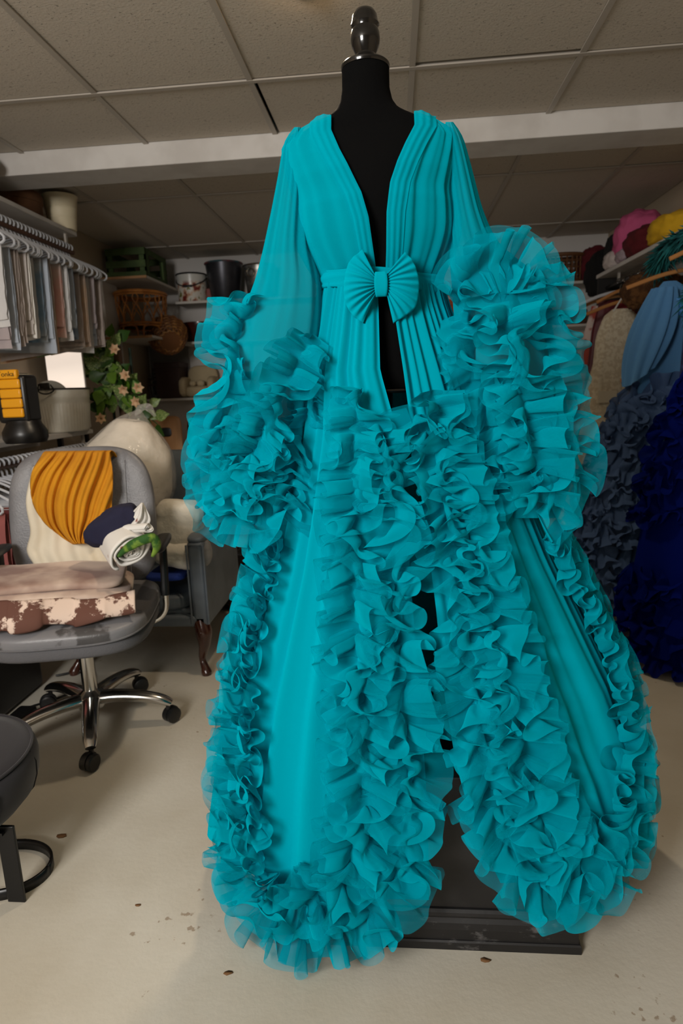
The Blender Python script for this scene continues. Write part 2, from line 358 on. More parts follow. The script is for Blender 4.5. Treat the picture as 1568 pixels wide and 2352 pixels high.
def moulding(prof, name, m):
    # profile (out, z) swept round the four sides, mitred
    P = []
    for o, z in prof:
        P.append([(BX0+.03-o, BY0+.03-o, z), (BX1-.03+o, BY0+.03-o, z), (BX1-.03+o, BY1-.03+o, z), (BX0+.03-o, BY1-.03+o, z)])
    P = np.array(P); o = link_mesh(name, P.reshape(-1, 3), grid_faces(P.shape[0], 4, False, True)[:, ::-1], m, dbox, False)
    return o
moulding([(.0, .0), (.03, .0), (.03, .018), (.027, .021), (.0, .021)], 'base_plinth', scuff_mat())
moulding([(.0, .021), (.025, .021), (.024, .045), (.020, .058), (.014, .066), (.0, .068)], 'base_moulding', scuff_mat())
moulding([(.0, .068), (.016, .068), (.018, .074), (.016, .080), (.011, .085), (.0, .086)], 'base_bead', M_blackwood)

# ================================================================== DRESS FORM
FY = 1.42
M_velvet = mat('black_velvet', (.0012, .0012, .0013, 1), .95, spec=.12, bump=.1, bscale=300)
M_gloss = mat('black_lacquer', srgb(10, 9, 9), .18, coat=.6)
form = thing('dress_form', 'black velvet dress form with turned finial standing on the black box', 'mannequin', (-.03, FY, BZ))
TOR = np.array([  # z, cx, cy, a, b
 (1.195, -.020, 1.425, .150, .105), (1.24, -.020, 1.425, .155, .11), (1.32, -.022, 1.425, .142, .10), (1.41, -.025, 1.425, .118, .085), (1.48, -.028, 1.42, .132, .095),
 (1.56, -.032, 1.41, .152, .112), (1.62, -.036, 1.41, .162, .108), (1.66, -.040, 1.415, .168, .092), (1.695, -.042, 1.42, .168, .072), (1.715, -.043, 1.425, .156, .062),
 (1.728, -.044, 1.425, .135, .058), (1.738, -.044, 1.425, .112, .056), (1.748, -.045, 1.425, .088, .054), (1.758, -.045, 1.425, .068, .052), (1.775, -.045, 1.425, .055, .050), (1.80, -.045, 1.425, .049, .047), (1.838, -.0445, 1.425, .0485, .0465)])
def tor(z): return [np.interp(z, TOR[:, 0], TOR[:, k]) for k in range(1, 5)]
zz = np.concatenate([np.linspace(1.195, 1.69, 26), np.linspace(1.70, 1.838, 24)]); th = np.arange(56)/56*2*np.pi
P = []
for z in zz:
    cx, cy, a, b = tor(z)
    P.append(np.stack([cx+a*np.sin(th), cy-b*np.cos(th), np.full(56, z)], 1))
P = np.array(P); top = np.array([[(-.0445, 1.425, 1.838)]*56]); bot = np.array([[(-.02, 1.425, 1.195)]*56])
grid_obj('torso', np.concatenate([bot, P, top]), M_velvet, form, False, True)
MB().lathe([(.049, 1.836), (.050, 1.839), (.050, 1.843), (.047, 1.846), (.0, 1.846)], (-.0445, 1.425, 0), 40).build('neck_cap', M_gloss, form)
MB().lathe([(.030, 1.843), (.030, 1.848), (.027, 1.853), (.022, 1.859), (.0205, 1.864), (.0225, 1.868), (.0275, 1.878), (.0300, 1.890), (.0292, 1.902), (.0262, 1.910), (.0270, 1.913), (.0290, 1.917), (.0272, 1.922), (.0262, 1.926), (.0248, 1.934), (.0200, 1.942), (.0105, 1.947), (.0, 1.948)], (-.043, 1.425, 0), 40).build('finial', M_gloss, form)
MB().lathe([(.018, BZ+.02), (.018, 1.2)], (-.02, 1.425, 0), 20).build('pole', M_gloss, form)
MB().lathe([(.14, BZ), (.14, BZ+.012), (.10, BZ+.022), (.03, BZ+.03), (.02, BZ+.05)], (-.02, 1.425, 0), 32).build('pole_base', M_gloss, form)
MB().box((-.09, 1.335, 1.185), (.05, 1.51, 1.197)).build('hip_board', M_gloss, form, bevel=.004)

# ================================================================== THE TEAL TULLE GOWN
TEAL = (.0, .42, .54, 1)
M_t1 = tulle('teal_tulle_lined', TEAL, .80, 1.0, .2)
M_t2 = tulle('teal_tulle_ruffle', TEAL, .70, 1.0, .25)
M_t3 = tulle('teal_tulle_sheer', TEAL, .36, .96, .35)
M_t4 = tulle('teal_tulle_sleeve', TEAL, .76, 1.0, .3)
M_t0 = tulle('teal_tulle_solid', (.0, .345, .45, 1), 1.0, 1.0, .03)
gown = thing('tulle_gown', 'teal tulle robe gown with ruffled cuffs and borders on the black form', 'dress', (0.02, FY, .02))
# ---- bodice
def edge_x(tab, y):
    Z = [at_y(u, v, y)[2] for u, v in tab][::-1]; X = [at_y(u, v, y)[0] for u, v in tab][::-1]
    return lambda z: np.interp(z, Z, X)
eL = edge_x([(757, 285), (780, 345), (806, 400), (832, 455), (848, 510), (858, 580), (868, 650)], 1.325)
eR = edge_x([(953, 272), (930, 330), (912, 380), (896, 430), (888, 500), (887, 580), (884, 650)], 1.325)
def bodice(side):
    nz, nu = 60, 150; rows = []
    e = eL if side < 0 else eR
    zt = 1.734
    u = np.linspace(0, 1, nu)
    pl = fold_noise(5+side, u, [4, 6, 9, 13] if side < 0 else [6, 9, 13, 19])       # pleat profile shared by all rows
    for i in range(nz):
        v = i/(nz-1); z = 1.405+(zt-1.405)*(1-(1-v)**1.0)
        cx, cy, a, b = tor(z); puff = .012+.030*math.sin(math.pi*min(1, max(0, (1.60-z)/.20)))**2*.8
        a2, b2 = a+puff, b+puff*.8
        ex = abs(e(z)-cx)/a2; t0 = math.asin(min(.97, max(.01, ex if (e(z)-cx)*side > 0 else .01)))
        t1 = math.pi if z < 1.69 else math.pi-math.asin(min(.97, .75*(z-1.69)/.044*.8+.02))
        t = t0+(t1-t0)*u
        amp = .0034+.003*(1-v)+.003*max(0, v-.75)*4*(1-max(0, v-.9)*5)
        rr = 1+pl*amp/a2*(1 if z < 1.715 else .5)*np.minimum(1, u*14+.15)
        sag = -.004*np.abs(pl)
        rows.append(np.stack([cx+side*a2*np.sin(t)*rr, cy-b2*np.cos(t)*rr, z+sag*0+0*t], 1))
    P = np.array(rows)
    return grid_obj('bodice_panel', P, M_t1, gown)
bodice(-1); bodice(1)
# folded facing laid along each neckline edge, with fine lengthwise pleats
for side, e in ((-1, eL), (1, eR)):
    rows = []
    for z in np.linspace(1.405, 1.736, 50):
        cx, cy, a, b = tor(z); k = (z-1.405)/.331; wd = .030+.016*k; row = []
        pf = .012+.030*math.sin(math.pi*min(1, max(0, (1.60-z)/.20)))**2*.8
        for q in np.linspace(0, 1, 22):
            x = e(z)+side*wd*q; r = min(.985, abs(x-cx)/(a+pf))
            dep = .0035*math.sin(math.pi*q)+.0016*math.sin(q*19+1.5*k)*min(1, q*5)
            row.append((x, cy-(b+pf*.8+.003)*math.sqrt(1-r*r)-dep, z+.004*math.sin(math.pi*q)*(k > .9)))
        rows.append(row)
    grid_obj('neckline_facing', np.array(rows), M_t1, gown)

# ---- skirt surface: superellipse rings
SK = np.array([  # z, cx, a, b, p
 (1.42, -.025, .128, .108, 2.0), (1.37, -.024, .140, .122, 2.0), (1.30, -.020, .160, .140, 2.0), (1.19, -.012, .198, .168, 2.0), (1.0, .003, .262, .215, 2.1), (.83, .016, .318, .255, 2.2), (.56, .036, .428, .300, 2.4),
 (.40, .042, .470, .318, 2.6), (.20, .048, .505, .330, 2.7), (.05, .048, .520, .335, 2.8), (-.05, .048, .525, .336, 2.8)])[::-1]
def sk(z): return [np.interp(z, SK[:, 0], SK[:, k]) for k in range(1, 5)]
def sk_f(p, grow=0.):
    cx, a, b, q = sk(p[2]); return (abs((p[0]-cx)/(a+grow))**q+abs((p[1]-FY)/(b+grow))**q)**(1/q)-1
def sk_hit(u, v, grow=0.):
    d = ray(u, v); lo = None; prev = None
    for t in np.linspace(.6, 2.4, 181):
        f = sk_f(CO+d*t, grow)
        if f < 0:
            if prev is None: return CO+d*t
            lo, hi = prev, t
            for _ in range(18):
                mid = (lo+hi)/2
                if sk_f(CO+d*mid, grow) < 0: hi = mid
                else: lo = mid
            return CO+d*hi
        prev = t
    # missed: closest point
    ts = np.linspace(.8, 2.2, 141); fs = [sk_f(CO+d*t, grow) for t in ts]; return CO+d*ts[int(np.argmin(fs))]
def sk_n(p):
    e = 1e-3; g = np.array([sk_f(p+np.eye(3)[k]*e)-sk_f(p-np.eye(3)[k]*e) for k in range(3)]); g[2] *= .8; return g/np.linalg.norm(g)
def edge_theta(tab):
    H = [sk_hit(u, v) for u, v in tab]; H.sort(key=lambda p: p[2]); return lambda z: np.interp(z, [p[2] for p in H], [p[0] for p in H])
fL = edge_theta([(868, 690), (872, 850), (915, 1000), (935, 1200), (948, 1400), (965, 1600), (978, 1800), (985, 2000), (985, 2120)])
fR = edge_theta([(902, 700), (925, 850), (945, 1000), (975, 1200), (1000, 1400), (1020, 1600), (1045, 1750), (1085, 1900), (1150, 2040), (1190, 2110)])
def skirt(side):
    nz, nu = 70, 220; rows = []; e = fL if side < 0 else fR; zb = .17 if side < 0 else .21
    u = np.linspace(0, 1, nu)
    pl = fold_noise(40+side, u, [9, 13, 17, 24, 31]); big = np.zeros_like(u)
    for c_, w_, h_ in ([(.09, .020, .9), (.155, .022, 1.2), (.215, .016, .8), (.28, .03, 1.1), (.36, .03, 1.0), (.5, .03, 1), (.62, .03, 1), (.75, .03, 1), (.9, .03, 1)] if side < 0 else [(.08, .02, .8), (.17, .03, .9), (.27, .045, 1.1), (.35, .04, .5), (.42, .03, 1), (.55, .03, 1), (.7, .03, 1), (.85, .03, 1)]):
        q_ = (u-c_)/w_; big += h_*np.where(q_ < 0, np.exp(-(q_*.75)**2), np.exp(-(q_*1.6)**2))
    for i in range(nz):
        v = i/(nz-1); z = 1.415+(zb-1.415)*v; cx, a, b, q = sk(z)
        x0 = np.clip((e(z)-cx)/a*side, -.6, .85); t0 = math.asin(x0) if x0 > 0 else -math.asin(-x0)
        t = t0+(math.pi-t0)*u
        ct, st = np.cos(t), np.sin(t); r = (np.abs(st)**q+np.abs(ct)**q)**(-1/q)
        am = .006*(1-v)+.010*v*(1-v)*2
        off = am*pl*1.3+.034*v*big
        off = off-np.maximum(off, 0)*.2
        rows.append(np.stack([cx+side*(a+off)*st*r, FY-(b+off)*ct*r, np.full(nu, z)], 1))
    return grid_obj('skirt_panel', np.array(rows), M_t0, gown)
skirt(-1); skirt(1)
def sk_band(px, hw, tile, m=M_t2, n=70, lift=.0, s0=0., hk=1., name='ruffle_border', flipy=False, grow=0.):
    pp = spline(px, n); H = np.array([sk_hit(u, v, grow) for u, v in pp]); H = spline(H, n*2)
    for _ in range(3): H[1:-1] = (H[:-2]+2*H[1:-1]+H[2:])/4
    Nn = np.array([sk_n(p) for p in H])
    for _ in range(6): Nn[1:-1] = (Nn[:-2]+2*Nn[1:-1]+Nn[2:])/4
    return band(name, H, Nn, hw, m, gown, tile, s0, hk, lift, flipy=flipy)
L1 = [(838, 890), (828, 960), (822, 1050), (818, 1200), (822, 1400), (828, 1600), (835, 1750), (832, 1870), (790, 1985), (715, 2045), (645, 2050), (595, 1980), (588, 1880), (588, 1750), (583, 1600), (608, 1450), (632, 1330), (660, 1230)]
L2 = [(870, 960), (893, 1080), (903, 1250), (912, 1450), (928, 1650), (934, 1800), (920, 1950), (875, 2060), (785, 2110), (690, 2115), (605, 2075), (560, 1980), (555, 1850), (550, 1700), (570, 1500), (608, 1350), (630, 1260)]
R1 = [(985, 900), (1018, 1050), (1055, 1200), (1098, 1350), (1140, 1500), (1178, 1650), (1208, 1780), (1240, 1890), (1300, 1950), (1370, 1900), (1405, 1800), (1408, 1700), (1385, 1570), (1335, 1440), (1278, 1330), (1225, 1240)]
R2 = [(965, 950), (1002, 1100), (1032, 1250), (1062, 1400), (1085, 1550), (1108, 1700), (1138, 1850), (1190, 1965), (1265, 2035), (1350, 2010), (1415, 1920), (1435, 1800), (1428, 1680), (1395, 1530), (1335, 1390), (1280, 1290)]
HW2 = [.062, .072, .078, .082, .085, .085, .082, .078, .072, .07]
sk_band(L2, HW2, TILES[1], s0=.1)
sk_band(L1, HW2, TILES[0], s0=.3, lift=.012)
sk_band(R2, HW2, TILES[3], s0=.55)
sk_band(R1, HW2, TILES[2], s0=.2, lift=.012)
# sheer outer layer over the same folds, edges reaching a little further
HW3 = [h*1.15 for h in HW2]
sk_band(L2, HW3, TILES[1], m=M_t3, s0=.1*.87)
sk_band(R2, HW3, TILES[3], m=M_t3, s0=.55)
sk_band(L1, HW3, TILES[0], m=M_t3, s0=.3, lift=.012)
sk_band(R1, HW3, TILES[2], m=M_t3, s0=.2, lift=.012)
# border on the train behind, seen past the right side
bk = spline([at_y(u, v, y) for u, v, y in [(1255, 1235, 1.50), (1305, 1310, 1.51), (1345, 1400, 1.51), (1378, 1500, 1.50)]], 40)
band('ruffle_border', bk, [(.8, -.3, .3)]*40, .07, M_t2, gown, TILES[3], .3)

# ---- sleeves: rings given by their outline
def sleeve(rings, y0, y1, dep, n=64, nz=60):
    R = np.array(rings, float); v = np.linspace(R[0, 0], R[-1, 0], nz)
    xl = np.interp(v, R[:, 0], R[:, 1]); xr = np.interp(v, R[:, 0], R[:, 2]); k = (v-v[0])/(v[-1]-v[0])
    for A in (xl, xr):
        for _ in range(3): A[1:-1] = (A[:-2]+2*A[1:-1]+A[2:])/4
    return v, xl, xr, y0+(y1-y0)*k, np.interp(k, [0, .25, .6, 1], dep)
def sl_point(S, u, v, grow=0):
    V, xl, xr, yc, dp = S; l, r, y, d = [np.interp(v, V, A) for A in (xl, xr, yc, dp)]
    c, h = (l+r)/2, (r-l)/2; q = np.clip((u-c)/h, -.985, .985); yy = y-(d+grow)*math.sqrt(1-q*q); p = at_y(u, v, yy)
    nrm = np.array([q*.55, -1.0, .12]); return p, nrm/np.linalg.norm(nrm)
def sl_mesh(S, seed):
    V, xl, xr, yc, dp = S; rows = []; t = np.arange(96)/96
    pl = fold_noise(seed, t, [7, 11, 15, 22])
    for i in range(len(V)):
        k = i/(len(V)-1); c, h = (xl[i]+xr[i])/2, (xr[i]-xl[i])/2; row = []
        for j, tt in enumerate(t):
            a = tt*2*math.pi; amp = 1+pl[j]*(.05+.03*math.sin(k*9))
            row.append(at_y(c-h*math.cos(a)*amp, V[i], yc[i]-dp[i]*math.sin(a)*amp))
        rows.append(row)
    return grid_obj('sleeve', np.array(rows), M_t4, gown, False, True)
SL = sleeve([(292, 676, 690), (300, 664, 698), (318, 652, 704), (400, 640, 712), (480, 625, 712), (560, 608, 715), (640, 588, 740), (720, 556, 744), (800, 525, 738), (900, 503, 730), (1050, 490, 722), (1150, 500, 705), (1205, 525, 685)], 1.42, 1.35, (.030, .07, .10, .11))
SR = sleeve([(280, 1024, 1040), (290, 1014, 1052), (308, 1012, 1062), (400, 1020, 1086), (480, 1028, 1106), (560, 1030, 1140), (600, 1035, 1195), (640, 1038, 1245), (720, 1042, 1262), (850, 1055, 1285), (1000, 1080, 1310), (1100, 1100, 1312), (1190, 1140, 1280)], 1.42, 1.36, (.030, .07, .11, .11))
sl_mesh(SL, 3); sl_mesh(SR, 4)
def sl_band(S, px, hw, tile, m=M_t2, n=40, lift=0., s0=0., hk=1., grow=0., flipy=False):
    pp = spline(px, n); Q = [sl_point(S, u, v, grow) for u, v in pp]; H = np.array([q[0] for q in Q]); Nn = np.array([q[1] for q in Q])
    for _ in range(4): H[1:-1] = (H[:-2]+2*H[1:-1]+H[2:])/4; Nn[1:-1] = (Nn[:-2]+2*Nn[1:-1]+Nn[2:])/4
    return band('sleeve_ruffle', H, Nn, hw, m, gown, tile, s0, hk, lift, flipy=flipy)
def two(S, px, hw, tile, s0, lift=0.):
    hw = np.array(hw); sl_band(S, px, hw, tile, s0=s0, lift=lift); sl_band(S, px, hw*1.16, tile, m=M_t3, s0=s0, lift=lift)
two(SL, [(575, 680), (545, 770), (525, 870), (510, 980), (504, 1080), (522, 1160), (585, 1195), (650, 1180), (690, 1130)], .078, TILES[1], .15)
two(SL, [(712, 775), (672, 850), (638, 930), (600, 1010), (570, 1090), (575, 1155)], [.045, .066, .074, .076, .076], TILES[0], .5, .014)
two(SL, [(722, 840), (708, 930), (690, 1030), (668, 1110), (640, 1160)], [.04, .058, .066, .07], TILES[3], .7)
two(SL, [(620, 990), (580, 1060), (545, 1120), (560, 1180)], .07, TILES[2], .2, .02)
two(SR, [(1225, 650), (1240, 750), (1258, 850), (1275, 950), (1288, 1040), (1278, 1120), (1225, 1170)], .080, TILES[3], .3)
two(SR, [(1150, 680), (1165, 790), (1188, 890), (1208, 990), (1222, 1080), (1215, 1150)], .080, TILES[0], .1, .014)
two(SR, [(1075, 720), (1090, 830), (1115, 930), (1138, 1030), (1160, 1110), (1195, 1155)], .074, TILES[1], .6)
two(SR, [(1058, 700), (1085, 640), (1135, 612), (1195, 625), (1240, 680)], .066, TILES[2], .75, .01)
# ---- belt and bow
def belt_pts(z_of, grow):
    pts = []
    for t in np.linspace(0, 2*math.pi, 72, endpoint=False):
        z = z_of(t); cx, a, b, q = sk(1.41); pts.append((cx+(a+grow)*math.sin(t), FY+.003-(b+grow)*math.cos(t), z))
    return np.array(pts)
zb = lambda t: 1.413-.012*math.sin(t)
P = []
for k in range(9):
    w = k/8; prof = .004+.004*math.sin(math.pi*w)+.0025*math.sin(w*14)
    P.append(belt_pts(lambda t: zb(t)+(w-.5)*.036+.002*math.sin(5*t+k), prof))
grid_obj('belt', np.array(P), M_t0, gown, False, True, solid=.002)
bowc = at_y(875, 655, 1.288)
bow = bpy.data.objects.new('bow', None); COL.objects.link(bow); bow.parent = gown; bow.location = Vector(bowc)-gown.location; bow.empty_display_size = .02
def bow_loop(side):
    # fan of pleats from the knot to a straight pointed outer edge; two faces joined at the outer edge
    out = [at_y(u, v, 1.288) for u, v in ([(832, 575), (803, 602), (791, 645), (792, 690), (808, 722), (834, 742)] if side < 0 else [(930, 580), (950, 605), (962, 650), (956, 700), (935, 722), (903, 742)])]
    out = spline(np.array(out), 90); inn = [bowc+np.array([side*.010, -.004, .016]), bowc+np.array([side*.010, -.004, -.016])]
    u = np.linspace(0, 1, 90); rows = []
    for w in np.linspace(0, 1, 26):
        base = (inn[0][None]*(1-u[:, None])+inn[1][None]*u[:, None])*(1-w)+out*w
        f = np.sin(u*2*np.pi*9.5+.6)*(.0048*(w**.5)*(1-w**5*.85)+.0012)
        bulge = .020*math.sin(math.pi*min(1, w*.95+.03))**.8*np.sin(np.pi*np.clip(u, .02, .98))**.6
        base = base.copy(); base[:, 1] += -bulge-f-.006
        rows.append(base)
    front = np.array(rows); back = front.copy(); back[:, :, 1] = 2*(bowc[1]+.008)-front[:, :, 1]*1.0
    back[:, :, 1] = np.minimum(back[:, :, 1], bowc[1]+.014)
    return grid_obj('bow_loop', np.concatenate([front, back[::-1]]), M_t0, bow)
bow_loop(-1); bow_loop(1)
kn = []
for t in np.linspace(0, 2*math.pi, 28, endpoint=False):
    kn.append([bowc+np.array([x*.0118*(1+.10*math.cos(t*2)), -.012-.014*math.cos(t), .0225*math.sin(t)*(1.0)])*1.0 for x in np.linspace(-1, 1, 7)])
grid_obj('bow_knot', np.array(kn), M_t0, bow, True, False, solid=.002)
# ================================================================== SOFT SHAPES
def pillow(name, c, size, m, R=None, e1=.35, e2=.45, parent=None, noise_amp=0., seed=0, nscale=6, nu=48, nv=20, off=None, fn=None):
    """superellipsoid cushion"""
    sp = lambda a, e: np.sign(a)*np.abs(a)**e
    u = np.linspace(0, 2*np.pi, nu, endpoint=False); v = np.linspace(-np.pi/2, np.pi/2, nv); R = np.eye(3) if R is None else np.array(R)
    cu, su = sp(np.cos(u), e2), sp(np.sin(u), e2); cv, sv = sp(np.cos(v), e1), sp(np.sin(v), e1)
    P = np.stack([cv[:, None]*cu[None]*size[0]/2, cv[:, None]*su[None]*size[1]/2, np.repeat(sv[:, None], nu, 1)*size[2]/2], -1)
    if noise_amp:
        q = P.reshape(-1, 3); d = q/(np.linalg.norm(q, axis=1, keepdims=True)+1e-9); a = n3(q, nscale, seed)+.5*(1-2*np.abs(n3(q, nscale*1.7, seed+3)))
        P = (q+d*(a*noise_amp)[:, None]).reshape(P.shape)
    if fn is not None: P = fn(P)
    return grid_obj(name, P@R.T+np.array(c), m, parent, False, True, off=off)
def drape_px(name, left, right, yf, m, parent=None, nr=40, nc=46, bulge=.02, folds=.012, seed=0, ks=(4, 7, 11), over=0, solid=.003, slant=0., off=None, thin=True):
    """sheet whose outline is read from two edge lines; yf(u,v) is the depth of the surface it lies on"""
    Lp, Rp = spline(left, nr), spline(right, nr); w = np.linspace(0, 1, nc); rows = []
    for i in range(nr):
        k = i/(nr-1); row = []
        f = fold_noise(seed, w+slant*k, ks)
        for j in range(nc):
            u, v = Lp[i]*(1-w[j])+Rp[i]*w[j]
            row.append(at_y(u, v, yf(u, v)-.006-bulge*math.sin(math.pi*w[j])**.7-folds*(f[j]+1)*math.sin(math.pi*min(.5, k*2.5+.12))**.5))
        rows.append(row)
    rows = np.array(rows)
    if over:
        back = [rows[0]+np.array([0, t*over, .010*math.sin(math.pi*t)-.10*over*t*t*4]) for t in np.linspace(1, .12, 8)]
        rows = np.concatenate([np.array(back), rows])
    return grid_obj(name, rows, m, parent, solid=solid, off=off)
def base_pt(P): P = np.asarray(P).reshape(-1, 3); return tuple(np.array([P[:, 0].mean(), P[:, 1].mean(), P[:, 2].min()]))

# ================================================================== OFFICE CHAIR
def worn_leather():
    m = bpy.data.materials.new('worn_grey_leather'); m.use_nodes = True; nt = m.node_tree; b = nt.nodes['Principled BSDF']; N = nt.nodes.new; L = nt.links.new
    tc = N('ShaderNodeTexCoord'); n = N('ShaderNodeTexNoise'); n.inputs['Scale'].default_value = 5.5; n.inputs['Detail'].default_value = 8; L(tc.outputs['Object'], n.inputs[0])
    r = N('ShaderNodeValToRGB'); r.color_ramp.elements[0].position = .46; r.color_ramp.elements[1].position = .49; r.color_ramp.elements[0].color = srgb(122, 121, 124); r.color_ramp.elements[1].color = srgb(74, 72, 73)
    L(n.outputs[0], r.inputs[0]); L(r.outputs[0], b.inputs['Base Color']); b.inputs['Roughness'].default_value = .42
    n2 = N('ShaderNodeTexNoise'); n2.inputs['Scale'].default_value = 160; L(tc.outputs['Object'], n2.inputs[0]); bp = N('ShaderNodeBump'); bp.inputs['Strength'].default_value = .15; bp.inputs['Distance'].default_value = .004
    L(n2.outputs[0], bp.inputs['Height']); L(bp.outputs[0], b.inputs['Normal'])
    return m
M_leather = mat('grey_leather', srgb(120, 119, 122), .42, col2=srgb(106, 105, 108), nscale=9, bump=.15, bscale=160)
M_chrome = mat('polished_chrome', srgb(205, 203, 200), .16, metal=1)
M_blackp = mat('black_plastic', srgb(18, 18, 19), .38)
M_thread = mat('pale_stitching', srgb(150, 150, 152), .8)
CHX, CHY, CHR = -1.13, 2.01, .22
chair = thing('office_chair', 'worn grey leather office chair on a chrome star base, piled with cloths', 'office chair', (CHX, CHY, 0))
RC = rotz(CHR)
def CL(x, y, z): return np.array([CHX, CHY, 0])+RC@np.array([x, y, z])
MB().lathe([(.045, .085), (.05, .10), (.048, .135), (.030, .15), (.026, .155), (.026, .33), (.0, .33)], (CHX, CHY, 0), 28).build('gas_column', M_chrome, chair)
MB().lathe([(.036, .29), (.040, .295), (.040, .303), (.034, .308)], (CHX, CHY, 0), 28).build('column_ring', M_blackp, chair)
for k in range(5):
    a = math.radians(-65+72*k); d = np.array([math.cos(a), math.sin(a), 0]); c0 = np.array([CHX, CHY, 0])
    pts = [c0+d*r+np.array([0, 0, z]) for r, z in [(.02, .118), (.08, .122), (.16, .118), (.23, .105), (.275, .088), (.288, .080)]]
    leg = MB().tube(spline(pts, 18), np.interp(np.linspace(0, 1, 18), [0, .9, 1], [.033, .024, .017]), 14, squash=(.75, 1.0)).build('base_leg', M_chrome, chair, sharp=60)
    e = c0+d*.275; sw = a+(.9 if k % 2 else -.7); ax = np.array([-math.sin(sw), math.cos(sw), 0]); ro = np.stack([ax, np.array([0, 0, 1.]), np.cross(ax, [0, 0, 1.])], 1)
    Rw = np.stack([np.cross(ax, [0, 0, 1.]), np.array([0, 0, 1.]), ax], 1)
    cs = MB(); wc = e+np.array([math.cos(sw), math.sin(sw), 0])*.012+np.array([0, 0, .030])
    for s_ in (-1, 1):
        cs.lathe([(.0, -.010), (.022, -.010), (.029, -.006), (.029, .006), (.024, .010), (.0, .010)], wc+ax*s_*.013, 24, R=Rw)
    cs.tube([e+np.array([0, 0, .03]), e+np.array([0, 0, .075])], .008, 10)
    cs.lathe([(.0, -.006), (.031, -.006), (.031, .006), (.0, .006)], wc+np.array([0, 0, .003]), 20, R=Rw)
    cs.build('caster', M_blackp, leg)
MB().obox(CL(0, .02, .365), (.20, .26, .06), RC).obox(CL(.0, -.05, .335), (.10, .12, .03), RC).build('seat_mechanism', M_blackp, chair, bevel=.008)
MB().tube([CL(-.06, -.02, .36), CL(-.14, -.08, .34), CL(-.24, -.12, .335)], .006, 8).build('tilt_lever', M_blackp, chair)
pillow('seat_shell', CL(0, -.01, .415), (.52, .56, .075), mat('grey_mesh_fabric', srgb(96, 95, 98), .8, bump=.4, bscale=400), RC, .45, .55, chair)
def seat_shape(P):
    P = P.copy(); P[..., 2] -= .12*np.maximum(0, (-P[..., 1]-.16))**1.3; return P
pillow('seat_cushion', CL(0, -.015, .462), (.53, .57, .075), worn_leather(), RC, .5, .55, chair, fn=seat_shape, nu=72, nv=28)
pr_ = []
for t in np.linspace(0, 2*np.pi, 73):
    x = .262*np.sign(math.cos(t))*abs(math.cos(t))**.55; y = .282*np.sign(math.sin(t))*abs(math.sin(t))**.55-.015; pr_.append(CL(x, y, .449-.12*max(0, -y-.16)**1.3))
MB().tube(pr_, .0045, 6, cap=False).build('seat_piping', M_leather, chair)
pr_ = []
for t in np.linspace(np.pi*1.02, np.pi*1.98, 60):
    x = .245*np.sign(math.cos(t))*abs(math.cos(t))**.55; y = .262*np.sign(math.sin(t))*abs(math.sin(t))**.55-.015; pr_.append(CL(x, y, .487-.12*max(0, -y-.16)**1.3))
MB().tube(pr_, .0012, 4, cap=False).build('seat_stitching', M_thread, chair)
# backrest: leaning, gently curved
BT = .16
RBk = RC@rotx(math.pi/2-BT)      # local x across, y up, z toward the front
bc = CL(-.02, .285, .735)
def back_shape(P):
    P = P.copy(); P[..., 0] *= 1-.10*(P[..., 1]/.28)**2*np.where(P[..., 1] > 0, 1.0, .3); P[..., 2] += .35*P[..., 0]**2-.006*np.exp(-((np.abs(P[..., 0])-.16)/.010)**2)*(P[..., 2] > 0); return P
pillow('backrest', bc, (.54, .56, .085), M_leather, RBk, .5, .5, chair, fn=back_shape, nu=96, nv=28)
for s_ in (-1, 1):
    MB().tube([bc+RBk@np.array([s_*.168, y, .050+.35*.168**2-.004]) for y in np.linspace(-.22, .22, 20)], .0011, 4).build('back_stitching', M_thread, chair)
MB().tube(spline([CL(0, .15, .37), CL(0, .30, .38), CL(0, .345, .46), CL(0, .35, .62)], 14), .02, 8, squash=(1.6, .5)).build('back_bracket', M_blackp, chair)
for s_ in (-1, 1):
    lo = MB().tube(spline([CL(s_*.16, .08, .368), CL(s_*.235, .08, .366), CL(s_*.278, .085, .40), CL(s_*.285, .09, .47)], 16), .011, 10).build('arm_tube', M_chrome, chair)
    MB().tube(spline([CL(s_*.284, .09, .46), CL(s_*.287, .10, .56), CL(s_*.288, .11, .655)], 10), .015, 10).build('arm_sleeve', M_blackp, chair)
    pillow('arm_pad', CL(s_*.29, .07, .668), (.055, .26, .028), M_blackp, RC, .6, .5, chair)

# ------------------------------------------------------------------ cloths piled on the office chair
def back_y(u, v):
    # depth of the front of the backrest under a pixel
    n = RBk[:, 2]; d = ray(u, v); p0 = bc+n*.052; t = ((p0-CO)@n)/(d@n); p = CO+d*t
    lx = (p-bc)@RBk[:, 0]; return p[1]-.35*lx**2*.9
M_cream = mat('cream_cotton', srgb(232, 222, 200), .9, col2=srgb(222, 210, 186), nscale=6, bump=.1, bscale=200)
M_must = mat('mustard_cotton', srgb(206, 140, 14), .9, col2=srgb(192, 126, 10), nscale=7, bump=.1, bscale=250)
M_navy = mat('navy_cotton', srgb(24, 24, 52), .9)
tag(drape_px('cream_cloth', [(75, 1075), (60, 1150), (70, 1220), (62, 1265), (80, 1300)], [(235, 1080), (240, 1160), (250, 1220), (265, 1262), (280, 1300)], back_y, M_cream, bulge=.02, folds=.008, seed=3, ks=(2, 3, 5), over=.05),
    'cream cotton cloth spread over the front of the office chair back', 'cloth')
